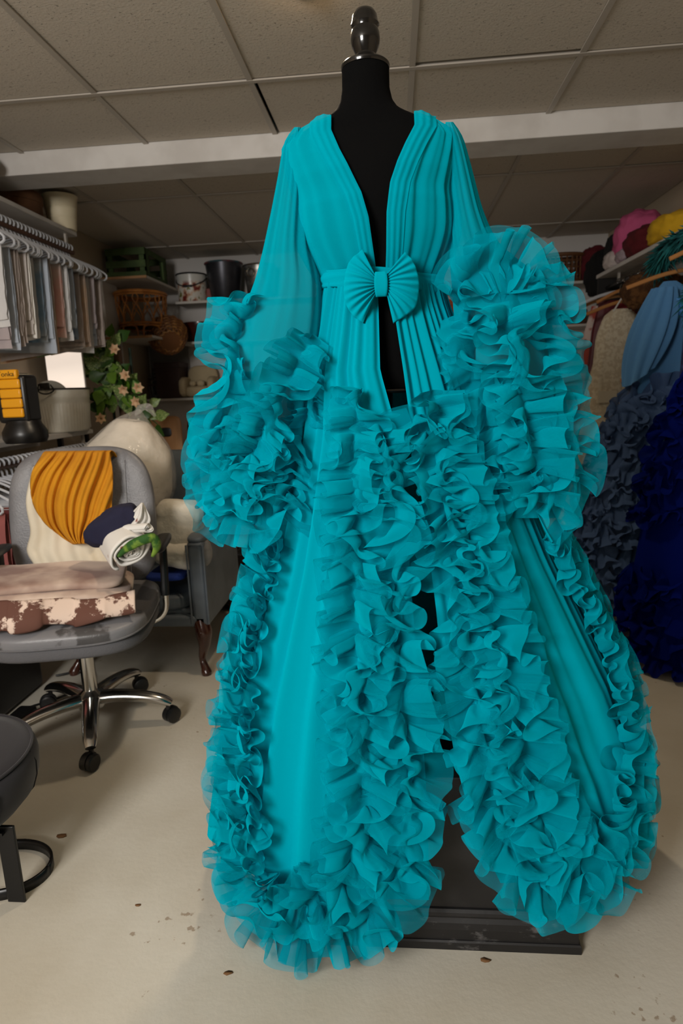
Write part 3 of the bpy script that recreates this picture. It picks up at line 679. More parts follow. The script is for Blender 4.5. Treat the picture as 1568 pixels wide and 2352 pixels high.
tag(drape_px('mustard_cloth', [(98, 1042), (72, 1090), (74, 1150), (100, 1198), (140, 1232), (168, 1250)], [(252, 1040), (259, 1090), (257, 1150), (252, 1190), (232, 1218), (205, 1248)], lambda u, v: back_y(u, v)-.022, M_must, bulge=.035, folds=.019, seed=8, ks=(2, 4, 7, 11), over=.06, slant=.45, nr=60, nc=80),
    'mustard yellow cotton cloth hanging in folds over the office chair back', 'cloth')
# brown and cream distressed hide, folded on the seat
def hide_mat():
    m = bpy.data.materials.new('distressed_brown_hide'); m.use_nodes = True; nt = m.node_tree; b = nt.nodes['Principled BSDF']; N = nt.nodes.new; L = nt.links.new
    tc = N('ShaderNodeTexCoord'); n = N('ShaderNodeTexNoise'); n.inputs['Scale'].default_value = 9; n.inputs['Detail'].default_value = 9; n.inputs['Roughness'].default_value = .62; L(tc.outputs['Object'], n.inputs[0])
    r = N('ShaderNodeValToRGB'); e = r.color_ramp.elements; e[0].position = .555; e[1].position = .585; e[0].color = srgb(98, 62, 50); e[1].color = srgb(222, 198, 182)
    L(n.outputs[0], r.inputs[0]); L(r.outputs[0], b.inputs['Base Color']); b.inputs['Roughness'].default_value = .85
    return m
M_hide = hide_mat(); M_suede = mat('dusty_brown_suede', srgb(128, 92, 80), .9, col2=srgb(216, 194, 178), nscale=4, ncon=(.40, .62), sheen=.2)
hide = thing('folded_hide', 'brown and cream distressed hide folded in layers on the office chair seat', 'fabric', tuple(CL(-.10, -.09, .50)))
RH = RC@rotz(.12)
def wavy(amp, sd):
    def fn(P):
        P = P.copy(); q = P[..., 0]; P[..., 2] += amp*np.sin(q*9+sd)+amp*.5*np.sin(q*21+sd*2)-.10*np.maximum(0, q-.10)**1.2; P[..., 1] += amp*1.2*np.sin(q*7+sd*1.7); return P
    return fn
pillow('hide_fold', CL(-.10, -.02, .522), (.56, .36, .045), M_suede, RH, .6, .3, hide, fn=wavy(.006, 1), nu=90, noise_amp=.004)
pillow('hide_fold', CL(-.10, -.03, .560), (.58, .35, .045), M_suede, RH, .6, .3, hide, fn=wavy(.008, 2), nu=90, noise_amp=.005, seed=4)
pillow('hide_fold', CL(-.11, -.02, .597), (.55, .30, .04), M_suede, RH, .6, .3, hide, fn=wavy(.007, 3), nu=90, noise_amp=.006, seed=6)
hd = []
for t in np.linspace(0, 1, 70):
    x = -.40+.60*t+.012*math.sin(t*40); row = []
    for k in np.linspace(0, 1, 14):
        y = -.21-.055*math.sin(k*1.7)-.012*math.sin(t*17); z = .585-.008*math.sin(t*9+1)-(.105-.055*t)*k-.02*t+.008*math.sin(t*24)*k
        row.append(CL(-.0, 0, 0)+RH@np.array([x, y, z]))
    hd.append(row)
grid_obj('hide_flap', np.array(hd), M_hide, hide, solid=.006)
# navy cloth, floral roll, green roll, white roll
nv = thing('navy_cloth', 'dark navy cloth bundled between the mustard cloth and the floral roll', 'cloth', tuple(at_y(250, 1250, 2.02)))
pillow('cloth_bundle', at_y(262, 1206, 2.06), (.20, .13, .10), M_navy, rotz(.1)@roty(-.55), .7, .6, nv, noise_amp=.014, seed=2, nscale=14, nu=70, nv=30)
def floral_mat():
    m = bpy.data.materials.new('white_floral_print'); m.use_nodes = True; nt = m.node_tree; b = nt.nodes['Principled BSDF']; N = nt.nodes.new; L = nt.links.new
    tc = N('ShaderNodeTexCoord'); v = N('ShaderNodeTexVoronoi'); v.inputs['Scale'].default_value = 22; L(tc.outputs['Object'], v.inputs[0])
    r = N('ShaderNodeValToRGB'); e = r.color_ramp.elements; e[0].position = .12; e[1].position = .20; e[0].color = srgb(150, 92, 78); e[1].color = srgb(226, 222, 216); L(v.outputs['Distance'], r.inputs[0])
    n = N('ShaderNodeTexNoise'); n.inputs['Scale'].default_value = 26; L(tc.outputs['Object'], n.inputs[0]); gt = N('ShaderNodeMath'); gt.operation = 'GREATER_THAN'; gt.inputs[1].default_value = .56; L(n.outputs[0], gt.inputs[0])
    mx = N('ShaderNodeMixRGB'); mx.inputs[1].default_value = srgb(228, 224, 218); L(gt.outputs[0], mx.inputs[0]); L(r.outputs[0], mx.inputs[2]); L(mx.outputs[0], b.inputs['Base Color']); b.inputs['Roughness'].default_value = .85
    return m
M_floral = floral_mat(); M_green = mat('green_leaf_print', srgb(38, 84, 22), .8, col2=srgb(120, 150, 52), nscale=28, ncon=(.45, .62)); M_whitec = mat('white_cotton', srgb(230, 227, 222), .85)
def roll(name, c, axis, length, turns, r0, r1, m, parent=None, sq=.72, tilt=0., thick=.006, n=110, rough=.0, seed=0):
    """spiral-rolled cloth; c: centre of the end facing us"""
    ax = np.array(axis, float); ax /= np.linalg.norm(ax); ux = np.cross(ax, [0, 0, 1.]); ux /= np.linalg.norm(ux); uz = np.cross(ux, ax)
    ct, st = math.cos(tilt), math.sin(tilt); ux, uz = ct*ux+st*uz, -st*ux+ct*uz
    rng = np.random.RandomState(seed); rows = []
    for k in np.linspace(0, 1, 16):
        t = np.linspace(0, 1, n); a = t*turns*2*np.pi; rr = (r0+(r1-r0)*t)*(1+rough*np.sin(a*3.3+seed)+rough*.6*np.sin(a*5.1+k*3)); rr = rr*(1-.12*max(0, k-.75)*4*.5)
        rows.append(np.array(c)[None]+ax[None]*(k*length+.006*np.sin(a*2)[:, None]*(1-k))+ux[None]*(rr*np.cos(a))[:, None]+uz[None]*(rr*np.sin(a)*sq)[:, None])
    return grid_obj(name, np.array(rows), m, parent, solid=thick)
rc = at_y(300, 1268, 1.93)
fr = thing('floral_roll', 'rolled white cloth with red floral sprigs on top of the brown hide', 'cloth', tuple(rc-np.array([0, 0, .05])))
roll('rolled_cloth', rc, (-.55, .75, .16), .24, 3.6, .012, .074, M_floral, fr, .70, .5, .007, 150, .05, 3)
roll('cloth_core', rc+np.array([.004, .004, -.006]), (-.55, .75, .16), .2, 2.2, .004, .028, M_whitec, fr, .6, .4, .005, 90, .06, 5)
gr_ = thing('green_roll', 'small green leaf print cloth tucked around the white floral roll', 'cloth', tuple(rc+np.array([.03, -.01, 0])))
gp = [at_y(u, v, y) for u, v, y in [(272, 1278, 1.905), (288, 1262, 1.90), (310, 1248, 1.895), (335, 1238, 1.90), (352, 1236, 1.915), (360, 1256, 1.92), (350, 1278, 1.92)]]
MB().tube(spline(gp, 30), np.interp(np.linspace(0, 1, 30), [0, .3, .8, 1], [.006, .016, .016, .006]), 14, squash=(1, .8)).build('leaf_cloth', M_green, gr_)
wr = thing('white_roll', 'thin tight roll of white cloth lying above the floral roll', 'cloth', tuple(at_y(330, 1215, 1.98)))
roll('rolled_cloth', at_y(342, 1213, 1.96), (-.85, .45, -.12), .16, 2.5, .004, .019, M_whitec, wr, .9, 0, .003, 80, .02, 1)
fp = thing('white_flap', 'pointed corner of white sprigged cloth standing up behind the white roll', 'cloth', tuple(at_y(320, 1200, 2.05)))
drape_px('cloth_corner', [(325, 1155), (300, 1180), (270, 1205), (245, 1245)], [(328, 1155), (345, 1190), (338, 1210), (300, 1262)], lambda u, v: 2.06, M_floral, fp, bulge=.03, folds=.01, seed=5, ks=(2, 4), nr=24, nc=24)

# ================================================================== ARMCHAIR BEHIND
M_vinyl = mat('slate_grey_vinyl', srgb(98, 106, 114), .5, col2=srgb(84, 92, 100), nscale=7)
M_mahog = mat('dark_mahogany', srgb(70, 34, 22), .25, coat=.4, col2=srgb(48, 22, 14), nscale=12, stretch=(1, 1, .2))
ac = thing('armchair', 'slate grey vinyl armchair with dark carved legs behind the office chair', 'armchair', (-1.13, 2.75, 0))
AX0, AX1, AY0, AY1 = -1.47, -.80, 2.42, 3.02
MB().box((AX0+.07, AY0+.03, .235), (AX1-.07, AY1, .30)).build('seat_base', M_vinyl, ac, bevel=.012)
pillow('seat_cushion', ((AX0+AX1)/2, AY0+.26, .325), (.52, .50, .09), M_vinyl, None, .45, .35, ac)
MB().box((AX0+.01, AY0, .225), (AX1-.01, AY0+.05, .275)).build('front_rail', M_vinyl, ac, bevel=.012)
for x0, x1 in ((AX0, AX0+.07), (AX1-.07, AX1)):
    arm = MB().box((x0, AY0, .225), (x1, AY1-.05, .60)).build('arm', M_vinyl, ac, bevel=.018, seg=3)
    MB().tube([(x0-.001, AY0-.001, .24), (x0-.001, AY0-.001, .585), (x1+.001, AY0-.001, .585), (x1+.001, AY0-.001, .24)], .004, 6).build('arm_piping', M_vinyl, arm)
    pillow('arm_rest', ((x0+x1)/2, (AY0+AY1)/2-.03, .605), (.085, .54, .04), M_vinyl, None, .6, .4, ac)
pillow('chair_back', ((AX0+AX1)/2+.02, AY1-.03, .62), (.60, .62, .13), M_vinyl, rotx(math.pi/2-.10), .45, .35, ac)
for s_ in (-1, 1):
    pillow('back_wing', ((AX0+AX1)/2+.02+s_*.275, AY1-.10, .66), (.06, .22, .50), M_vinyl, None, .5, .5, ac)
for x, y, dx, dy in ((AX1-.045, AY0+.03, .5, -.5), (AX0+.045, AY0+.03, -.5, -.5), (AX1-.05, AY1-.04, .4, .5), (AX0+.05, AY1-.04, -.4, .5)):
    q = np.array([dx, dy, 0])*.06
    pts = spline([np.array([x, y, .245]), np.array([x, y, .20])+q*.45, np.array([x, y, .14])+q*.35, np.array([x, y, .07])-q*.35, np.array([x, y, .028])+q*.1, np.array([x, y, .010])+q*.35, np.array([x, y, .0])+q*.35], 26)
    MB().tube(pts, np.interp(np.linspace(0, 1, 26), [0, .2, .45, .75, .88, .95, 1], [.034, .036, .023, .014, .018, .024, .020]), 14).build('carved_leg', M_mahog, ac)

# fibre-fill in a clear plastic bag, on the armchair
M_fill = mat('white_fibrefill', srgb(226, 216, 202), .95, col2=srgb(206, 196, 180), nscale=7, bump=.6, bscale=22)
def clear_mat(name, tint, a):
    m = bpy.data.materials.new(name); m.use_nodes = True; nt = m.node_tree; nt.nodes.clear(); N = nt.nodes.new; L = nt.links.new
    out = N('ShaderNodeOutputMaterial'); mx = N('ShaderNodeMixShader'); tr = N('ShaderNodeBsdfTransparent'); gl = N('ShaderNodeBsdfPrincipled'); gl.inputs['Base Color'].default_value = tint; gl.inputs['Roughness'].default_value = .16; gl.inputs['Specular IOR Level'].default_value = .9
    fr_ = N('ShaderNodeLayerWeight'); fr_.inputs[0].default_value = .25; mr = N('ShaderNodeMapRange'); mr.inputs[3].default_value = a; mr.inputs[4].default_value = min(1, a+.5)
    tc = N('ShaderNodeTexCoord'); n = N('ShaderNodeTexNoise'); n.inputs['Scale'].default_value = 16; n.inputs['Distortion'].default_value = 1.5; bp = N('ShaderNodeBump'); bp.inputs['Strength'].default_value = .6; bp.inputs['Distance'].default_value = .02
    L(tc.outputs['Object'], n.inputs[0]); L(n.outputs[0], bp.inputs['Height']); L(bp.outputs[0], gl.inputs['Normal'])
    L(fr_.outputs['Facing'], mr.inputs[0]); L(mr.outputs[0], mx.inputs[0]); L(tr.outputs[0], mx.inputs[1]); L(gl.outputs[0], mx.inputs[2]); L(mx.outputs[0], out.inputs[0])
    return m
M_bag = clear_mat('clear_plastic_film', srgb(210, 205, 198), .14)
def egg(px_l, px_r, yc, dep, grow=1.0, n=56, nz=40, amp=0., seed=0):
    Lp, Rp = spline(px_l, nz), spline(px_r, nz); rows = []
    for i in range(nz):
        k = i/(nz-1); a = at_y(*Lp[i], yc); b = at_y(*Rp[i], yc); c, h = (a+b)/2, (b-a)/2*grow; row = []
        for t in np.arange(n)/n*2*np.pi:
            d = 1+amp*mnoise.noise(Vector((math.cos(t)*2+seed, math.sin(t)*2, k*5)))
            row.append(c-h*math.cos(t)*d+np.array([0, -dep*np.linalg.norm(h)/.2*math.sin(t)*d, 0]))
        rows.append(row)
    return np.array(rows)
bagL = [(318, 940), (268, 962), (225, 1000), (190, 1045), (195, 1110), (220, 1170), (262, 1225), (300, 1265)]
bagR = [(322, 940), (345, 975), (372, 1010), (394, 1060), (398, 1110), (385, 1170), (360, 1230), (330, 1265)]
fb = thing('fibrefill_bag', 'big clear plastic bag of white fibrefill propped behind the office chair', 'bag', tuple(at_y(318, 1265, 2.72)))
grid_obj('fibrefill', egg([(300, 968)]+bagL[1:], [(325, 968)]+bagR[1:], 2.72, .17, .95, amp=.10, seed=3), M_fill, fb, False, True)
grid_obj('plastic_film', egg(bagL, bagR, 2.72, .18, 1.02, amp=.06, seed=3), M_bag, fb, False, True)
tp = at_y(325, 942, 2.70)
MB().tube(spline([tp+np.array([-.03, .0, -.02]), tp+np.array([0, -.01, .008]), tp+np.array([.035, -.01, .012]), tp+np.array([.06, 0, -.03])], 14), [.004, .010, .014, .017, .017, .016, .014, .016, .018, .017, .013, .010, .008, .005], 10, squash=(1, .5)).build('bag_neck', M_bag, fb)
wb = thing('batting_pillow', 'off-white quilt batting folded like a pillow on the grey armchair', 'batting', tuple(at_y(415, 1300, 2.55)))
M_batt = mat('off_white_batting', srgb(214, 206, 190), .95, bump=.5, bscale=30)
P = []
Lb, Rb = spline([(372, 1152), (366, 1200), (368, 1260), (375, 1296)], 26), spline([(448, 1162), (452, 1200), (444, 1240), (462, 1296)], 26)
pillow('batting_roll', at_y(412, 1212, 2.56), (.20, .14, .24), M_batt, roty(.08), .55, .5, wb, noise_amp=.012, seed=4, nscale=12, nu=60, nv=30)
pillow('batting_roll', at_y(420, 1272, 2.53), (.21, .14, .10), M_batt, roty(.12), .6, .5, wb, noise_amp=.014, seed=7, nscale=12, nu=60, nv=30)
cb = thing('clear_wrap', 'crumpled empty clear plastic bag on the right arm of the armchair', 'plastic bag', tuple(at_y(462, 1290, 2.5)))
pillow('wrap', at_y(463, 1268, 2.48), (.07, .10, .12), M_bag, None, .8, .8, cb, noise_amp=.012, seed=3, nscale=20)
tag(pillow('blue_cloth', at_y(396, 1312, 2.55), (.17, .22, .035), mat('bright_blue_cotton', srgb(14, 44, 120), .85), None, .6, .3, noise_amp=.006, seed=2, off=tuple(at_y(396, 1320, 2.55))), 'folded bright blue cloth under the batting on the armchair', 'cloth')

# ================================================================== DARK STOOL, NEAR LEFT
st = thing('velvet_stool', 'charcoal velvet stool on a flat black metal frame near the office chair', 'stool', (-1.138, 1.26, 0))
M_charv = mat('charcoal_velvet', srgb(30, 27, 33), .85, sheen=.15, col2=srgb(24, 21, 26), nscale=6)
M_blackm = mat('black_steel', srgb(17, 17, 18), .35, metal=.3)
SCX, SCY, SRX = -1.138, 1.26, .236
MB().lathe([(.0, 0.195), (.15, 0.198), (.195, 0.215), (.222, 0.245), (.234, 0.280), (.236, 0.315), (.232, 0.335), (.222, 0.348), (.19, 0.356), (.0, 0.360)], (SCX, SCY, 0), 64).build('seat', M_charv, st, sharp=70)
MB().tube([(SCX+.224*math.cos(t), SCY+.224*math.sin(t), 0.349) for t in np.linspace(0, 2*np.pi, 61)], .004, 6, cap=False).build('seat_piping', M_charv, st)
for k in range(7):
    t = -2.2+k*.62; MB().tube([(SCX+r*math.cos(t), SCY+r*math.sin(t), z) for r, z in [(.224, 0.346), (.237, 0.315), (.235, 0.280), (.223, 0.245), (.196, 0.216)]], .0016, 5).build('seat_seam', mat('dark_seam', srgb(24, 21, 26), .9), st)
f1 = at_z(40, 2070, 0)
MB().box((f1[0]-.022, f1[1]-.004, 0), (f1[0]+.022, f1[1]+.004, .21)).build('leg', M_blackm, st, bevel=.002)
MB().box((f1[0]-.20, f1[1]+.16, 0), (f1[0]-.156, f1[1]+.168, .21)).build('leg', M_blackm, st, bevel=.002)
ringp = [(f1[0]-.085+.118*math.cos(t), f1[1]+.085+.088*math.sin(t)) for t in np.linspace(0, 2*np.pi, 49)]
P = np.array([[(x, y, z) for z in (.0, .028)] for x, y in ringp]); grid_obj('base_ring', P, M_blackm, st, solid=.007)
MB().box((SCX-.14, f1[1]-.015, .192), (f1[0]+.0, f1[1]+.015, .20)).build('seat_support', M_blackm, st)
# dark storage under the closet rail
tag(MB().box((-1.95, 1.75, 0), (-1.52, 2.35, .30)).build('storage_tub', mat('black_tub_plastic', srgb(14, 14, 15), .4), bevel=.02, off=(-1.73, 2.05, 0)), 'black plastic storage tub on the floor left of the office chair', 'storage box')
cd_ = thing('power_strip', 'black power strip with white specks lying by the office chair base', 'power strip', (-1.42, 1.95, 0))
MB().box((-1.46, 1.82, 0), (-1.39, 2.08, .05)).build('strip_body', M_blackp, cd_, bevel=.01)
MB().tube(spline([(-1.42, 2.08, .04), (-1.36, 2.2, .02), (-1.30, 2.32, .012), (-1.38, 2.45, .012), (-1.5, 2.4, .012)], 30), .005, 8).build('cable', M_blackp, cd_)
# black bin bag and dark chair behind the armchair
bb = thing('bin_bag', 'full black plastic bin bag on the floor behind the armchair', 'bin bag', tuple(at_z(510, 1400, 0)))
M_binb = mat('glossy_black_film', srgb(10, 10, 10), .22, bump=.8, bscale=18)
lump('bag_film', tuple(np.array([-.985, 3.35, .145])), (.36, .34, .34), M_binb, 5, bb, amp=.25, fscale=6)
MB().tube([(-.985, 3.35, .29), (-.98, 3.35, .33), (-.97, 3.34, .37)], [.05, .02, .045], 12).build('bag_knot', M_binb, bb)
# ================================================================== LEFT CLOSET
SX = -1.83
shelfU = thing('closet_shelf', 'white closet shelf above the hanging backdrop cloths', 'shelf', (-2.0, 2.5, 2.13))
MB().box((XL, 1.2, 2.125), (SX, 3.74, 2.150)).build('shelf_board', M_white, shelfU, bevel=.003)
MB().box((XL, 1.2, 2.06), (XL+.02, 3.74, 2.125)).build('shelf_cleat', M_white, shelfU)
shelfL = thing('closet_shelf', 'white closet shelf carrying the toy and ribbed tub over empty hangers', 'shelf', (-2.0, 2.5, .99))
MB().box((XL, 1.2, .985), (SX, 3.66, 1.010)).build('shelf_board', M_white, shelfL, bevel=.003)
MB().box((XL, 1.2, .92), (XL+.02, 3.66, .985)).build('shelf_cleat', M_white, shelfL)
M_woodrod = mat('brown_wood_rod', srgb(110, 72, 48), .5, col2=srgb(88, 56, 36), nscale=14, stretch=(1, .1, 1))
RODX = -1.86
def rod(z, y0, y1, label):
    t = thing('closet_rod', label, 'rail', (RODX, (y0+y1)/2, z))
    MB().tube([(RODX, y0, z), (RODX, y1, z)], .014, 14).build('rod', M_woodrod, t)
    for y in (y0+.03, y1-.06): MB().box((RODX-.006, y-.01, z+.012), (RODX+.006, y+.01, z+.10)).build('rod_bracket', M_bar, t)
rod(2.035, 1.2, 3.72, 'brown wooden rod holding white hangers with folded cloths')
rod(.895, 1.2, 3.64, 'brown wooden rod holding a row of empty white hangers')
M_hang = mat('white_hanger_plastic', srgb(206, 208, 214), .35)
def hanger_mesh():
    mb = MB(); r = .0056
    hook = [(.020*math.cos(a), 0, .0+.0185*math.sin(a)) for a in np.linspace(math.radians(-40), math.radians(195), 14)]
    hook = [(x, 0, z) for x, _, z in hook]+[(-.014, 0, -.025), (0, 0, -.045), (0, 0, -.068)]
    mb.tube(spline(hook, 26), r, 6)
    tri = [(0, 0, -.066), (.06, 0, -.078), (.13, 0, -.108), (.185, 0, -.142), (.203, 0, -.160), (.198, 0, -.178), (.17, 0, -.183), (0, 0, -.183), (-.17, 0, -.183), (-.198, 0, -.178), (-.203, 0, -.160), (-.185, 0, -.142), (-.13, 0, -.108), (-.06, 0, -.078), (0, 0, -.066)]
    mb.tube(spline(tri, 60), r, 6, cap=False)
    return mb
h0 = hanger_mesh().build('clothes_hanger', M_hang)
rng = random.Random(3)
def hang(y, z, label, group, first=[True]):
    if first[0]: o = h0; first[0] = False
    else: o = h0.copy(); COL.objects.link(o)
    o.location = (RODX, y, z); o.rotation_euler = (rng.uniform(-.04, .04), 0, rng.uniform(-.13, .13)); tag(o, label, 'hanger', group); return o
def cloth_sheet(seed, length, w=.34, thick=.012):
    """sheet folded over the bar of a hanger"""
    r = np.random.RandomState(seed); x = np.linspace(-w/2, w/2, 30); rows = []
    f = fold_noise(seed, (x+w/2)/w, [1, 2, 3, 5]); l2 = length*r.uniform(.82, 1.0)
    sl = r.uniform(-.05, .05)
    for k in np.linspace(-1, 1, 25):
        s_ = abs(k)**.8; L_ = (l2 if k < 0 else length)
        z = -.183+.006-(L_+sl*(x/w))*s_; y = (1 if k > 0 else -1)*(thick*min(1, s_*6))*.5+np.where(abs(k) > .05, f*.0055*min(1, s_*3), 0)*(1 if k > 0 else .8)
        xx = x*(1-.10*s_*r.uniform(.6, 1))+.0*s_
        rows.append(np.stack([xx, y*np.ones_like(x), z*np.ones_like(x)], 1))
    return np.array(rows)
CLO = [('pale grey', srgb(208, 206, 206)), ('off-white', srgb(224, 219, 212)), ('warm grey', srgb(186, 177, 171)), ('taupe', srgb(170, 156, 148)), ('blue-grey', srgb(172, 180, 192)), ('mauve-grey', srgb(172, 160, 162))]
SPEC = {9: ('deep blue', srgb(104, 130, 152), srgb(168, 166, 164)), 13: ('green and peach', srgb(150, 176, 128), srgb(224, 158, 128)), 14: ('pink and peach', srgb(222, 168, 158), srgb(206, 190, 180)), 19: ('steel blue', srgb(112, 130, 158), srgb(150, 158, 172)), 23: ('peach', srgb(210, 178, 148), srgb(184, 168, 158))}
ys = np.linspace(2.72, 3.68, 30)
def cloth_name(i):
    if i < 0 or i >= len(ys): return None
    return SPEC[i][0] if i in SPEC else CLO[(i*5+i//4) % 6][0]
for i, y in enumerate(ys):
    nm, pv, nx_ = cloth_name(i), cloth_name(i-1), cloth_name(i+1)
    beside = ('between %s and %s' % (pv, nx_)) if pv and nx_ else ('at the end beside %s' % (pv or nx_))
    hang(y, 2.035+.017, 'white hanger holding %s cloth, %s' % (nm, beside), 'hangers with cloths on the upper rod')
    if i in SPEC: m_ = mat('cloth_'+nm.replace(' ', '_'), SPEC[i][1], .85, col2=SPEC[i][2], nscale=5, ncon=(.4, .6))
    else: m_ = mat('cloth_'+nm.replace(' ', '_'), CLO[(i*5+i//4) % 6][1], .85, bump=.1, bscale=60)
    ln = .30+.17*rng.random()+(.05 if i > 28 else 0)
    P = cloth_sheet(100+i, ln); x_ = RODX+rng.uniform(-.015, .03)
    o = grid_obj('backdrop_cloth', P, m_); o.location = (x_, y, 2.052); o.rotation_euler = (0, 0, rng.uniform(-.12, .12))
    tag(o, '%s folded hanging cloth, %s' % (nm, beside), 'cloth', 'folded cloths on the upper rod')
ys2 = np.linspace(2.66, 3.60, 26)
for i, y in enumerate(ys2): hang(y, .912, 'empty white plastic hanger in the row on the lower rod', 'empty hangers on the lower rod')
# dusty rose garments at the near end of the lower rod
for i, y in enumerate((2.46, 2.51, 2.57)):
    nm, c = [('dusty rose', srgb(150, 84, 80)), ('dark rose', srgb(112, 48, 50)), ('brick rose', srgb(138, 66, 58))][i]
    hang(y, .912, 'white plastic hanger carrying a rose garment on the lower rod', 'hangers with rose garments')
    o = grid_obj('rose_garment', cloth_sheet(200+i, .42, .40, .03), mat('cloth_'+nm.replace(' ', '_'), c, .85)); o.location = (RODX, y, .912)
    tag(o, nm+' garment hanging at the end of the empty hangers', 'garment')

# ------------------------------------------------------------------ on the upper closet shelf
M_bcard = mat('brown_suede_box', srgb(104, 68, 38), .9, col2=srgb(88, 56, 30), nscale=8, bump=.2, bscale=120)
hb = thing('round_box', 'large round brown suede hat box on the closet shelf', 'box', (-2.03, 3.44, 2.15))
MB().lathe([(.0, 2.151), (.142, 2.151), (.150, 2.16), (.152, 2.24)], (-2.03, 3.44, 0), 48).build('box_body', M_bcard, hb)
MB().lathe([(.152, 2.235), (.158, 2.238), (.158, 2.275), (.148, 2.29), (.0, 2.292)], (-2.03, 3.44, 0), 48).build('box_lid', M_bcard, hb)
hb2 = thing('round_box', 'tilted tan oval box near the beam on the closet shelf', 'box', (-1.945, 2.95, 2.16))
Rt = rotx(.35)@roty(.5)
MB().lathe([(.0, -.07), (.11, -.07), (.115, -.06), (.118, .05)], (-1.945, 2.95, 2.255), 40, R=Rt).build('box_body', mat('tan_card', srgb(146, 112, 72), .85, col2=srgb(128, 96, 60), nscale=9), hb2)
MB().lathe([(.118, .045), (.124, .047), (.124, .075), (.11, .083), (.0, .084)], (-1.945, 2.95, 2.255), 40, R=Rt).build('box_lid', mat('dark_tan_card', srgb(92, 62, 36), .85), hb2)
cp = thing('cream_planter', 'cream planter with pressed rings at the end of the closet shelf', 'planter', (-1.885, 3.69, 2.15))
MB().lathe([(.0, 2.151), (.072, 2.151), (.075, 2.156), (.079, 2.205), (.081, 2.208), (.080, 2.212), (.086, 2.262), (.088, 2.265), (.087, 2.269), (.094, 2.325), (.098, 2.333), (.090, 2.333), (.072, 2.17), (.0, 2.165)], (-1.885, 3.69, 0), 48).build('planter_body', mat('cream_ceramic', srgb(224, 210, 178), .55), cp)

# ------------------------------------------------------------------ on the lower closet shelf
M_ctub = mat('cream_enamel', srgb(208, 204, 192), .4, col2=srgb(192, 186, 172), nscale=6)
tb = thing('ribbed_tub', 'cream enamel oval tub with ribbed sides and black handles on the lower shelf', 'tub', (-1.90, 3.40, 1.01))
TBX, TBY, TRX, TRY = -1.905, 3.47, .155, .17
def tubring(z, rx, rib, n=160):
    return [(TBX+rx*math.cos(t)*(1+rib*abs(math.sin(t*26))), TBY+rx*TRY/TRX*math.sin(t)*(1+rib*abs(math.sin(t*26))), z) for t in np.arange(n)/n*2*np.pi]
P = [tubring(z, r, rb) for z, r, rb in [(1.012, .02, 0), (1.012, .128, 0), (1.02, .132, .0), (1.03, .133, .035), (1.10, .139, .035), (1.165, .145, .035), (1.172, .146, .0), (1.18, .149, 0), (1.20, .150, 0), (1.206, .153, 0), (1.214, .151, 0), (1.25, .154, 0)]]
grid_obj('tub_body', np.array(P), M_ctub, tb, False, True)
MB().tube([(TBX+.156*math.cos(t), TBY+.156*TRY/TRX*math.sin(t), 1.252) for t in np.linspace(0, 2*np.pi, 61)], .005, 8, cap=False).build('tub_rim', mat('dark_rim', srgb(50, 48, 46), .4), tb)
def near_tub(u, v):
    d = ray(u, v); ts = np.linspace(2.5, 4.2, 400)
    for t in ts:
        p = CO+d*t
        if ((p[0]-TBX)/.153)**2+((p[1]-TBY)/(.153*TRY/TRX))**2 < 1: return p
    return CO+d*3.5
MB().obox(near_tub(103, 888)+np.array([.0, -.004, 0]), (.075, .012, .04), rotz(-.4)).build('handle_plate', M_blackp, tb, bevel=.004)
hp = [near_tub(88, 883), near_tub(92, 900)+np.array([.01, -.03, 0]), near_tub(112, 905)+np.array([.01, -.04, 0]), near_tub(126, 897)+np.array([.01, -.03, 0]), near_tub(116, 884)]
MB().tube(spline(hp, 24), .004, 8).build('tub_handle', M_blackp, tb)
for dy in (.05,):
    t2 = thing('tub_lid', 'round cream lid standing up inside the ribbed tub', 'lid', (-1.93, 3.42, 1.2))
    MB().lathe([(.0, -.004), (.10, -.004), (.105, 0), (.10, .004), (.0, .004)], (-1.95, 3.44, 1.20), 40, R=rotz(.3)@rotx(math.pi/2-.15)).build('lid_disc', mat('grey_cream_lid', srgb(150, 144, 130), .5), t2)
# urn with folded cloth
ur = thing('cream_urn', 'tapering cream fabric-wrapped urn between the toy and the tub', 'urn', (-1.93, 3.02, 1.01))
MB().lathe([(.0, 1.011), (.028, 1.011), (.030, 1.02), (.048, 1.08), (.072, 1.17), (.088, 1.235), (.090, 1.24), (.090, 1.27), (.098, 1.285), (.10, 1.31), (.096, 1.325), (.085, 1.325), (.05, 1.2)], (-1.90, 3.02, 0), 40).build('urn_body', mat('cream_parchment', srgb(206, 194, 168), .8, col2=srgb(188, 174, 146), nscale=10), ur)
MB().lathe([(.0, 1.33), (.07, 1.33), (.085, 1.322), (.085, 1.315)], (-1.90, 3.02, 0), 30).build('urn_top', mat('black_lid', srgb(24, 22, 22), .4), ur)
# yellow and black toy
M_yel = mat('toy_yellow', srgb(232, 160, 18), .35); M_tblk = mat('toy_black', srgb(16, 15, 15), .35)
ty = thing('toy_torch', 'yellow and black plastic toy standing upright beside the cream urn', 'toy', (-1.88, 2.66, 1.01))
tc0 = at_y(46, 905, 2.70); tc0[2] = 1.01
MB().lathe([(.0, 0), (.085, 0), (.095, .02), (.095, .05), (.075, .085), (.07, .10)], tc0, 32).build('toy_foot', M_tblk, ty)
MB().box(tuple(tc0+np.array([-.085, -.055, .09])), tuple(tc0+np.array([.06, .055, .30]))).build('toy_body', M_tblk, ty, bevel=.016, seg=3)
for k in range(4):
    z = .115+.042*k; MB().box(tuple(tc0+np.array([-.055, -.066, z])), tuple(tc0+np.array([.042, -.05, z+.040]))).build('toy_panel', M_yel, ty, bevel=.006)
MB().box(tuple(tc0+np.array([-.06, -.068, .282])), tuple(tc0+np.array([.036, -.04, .322]))).build('toy_cap', M_yel, ty, bevel=.006)
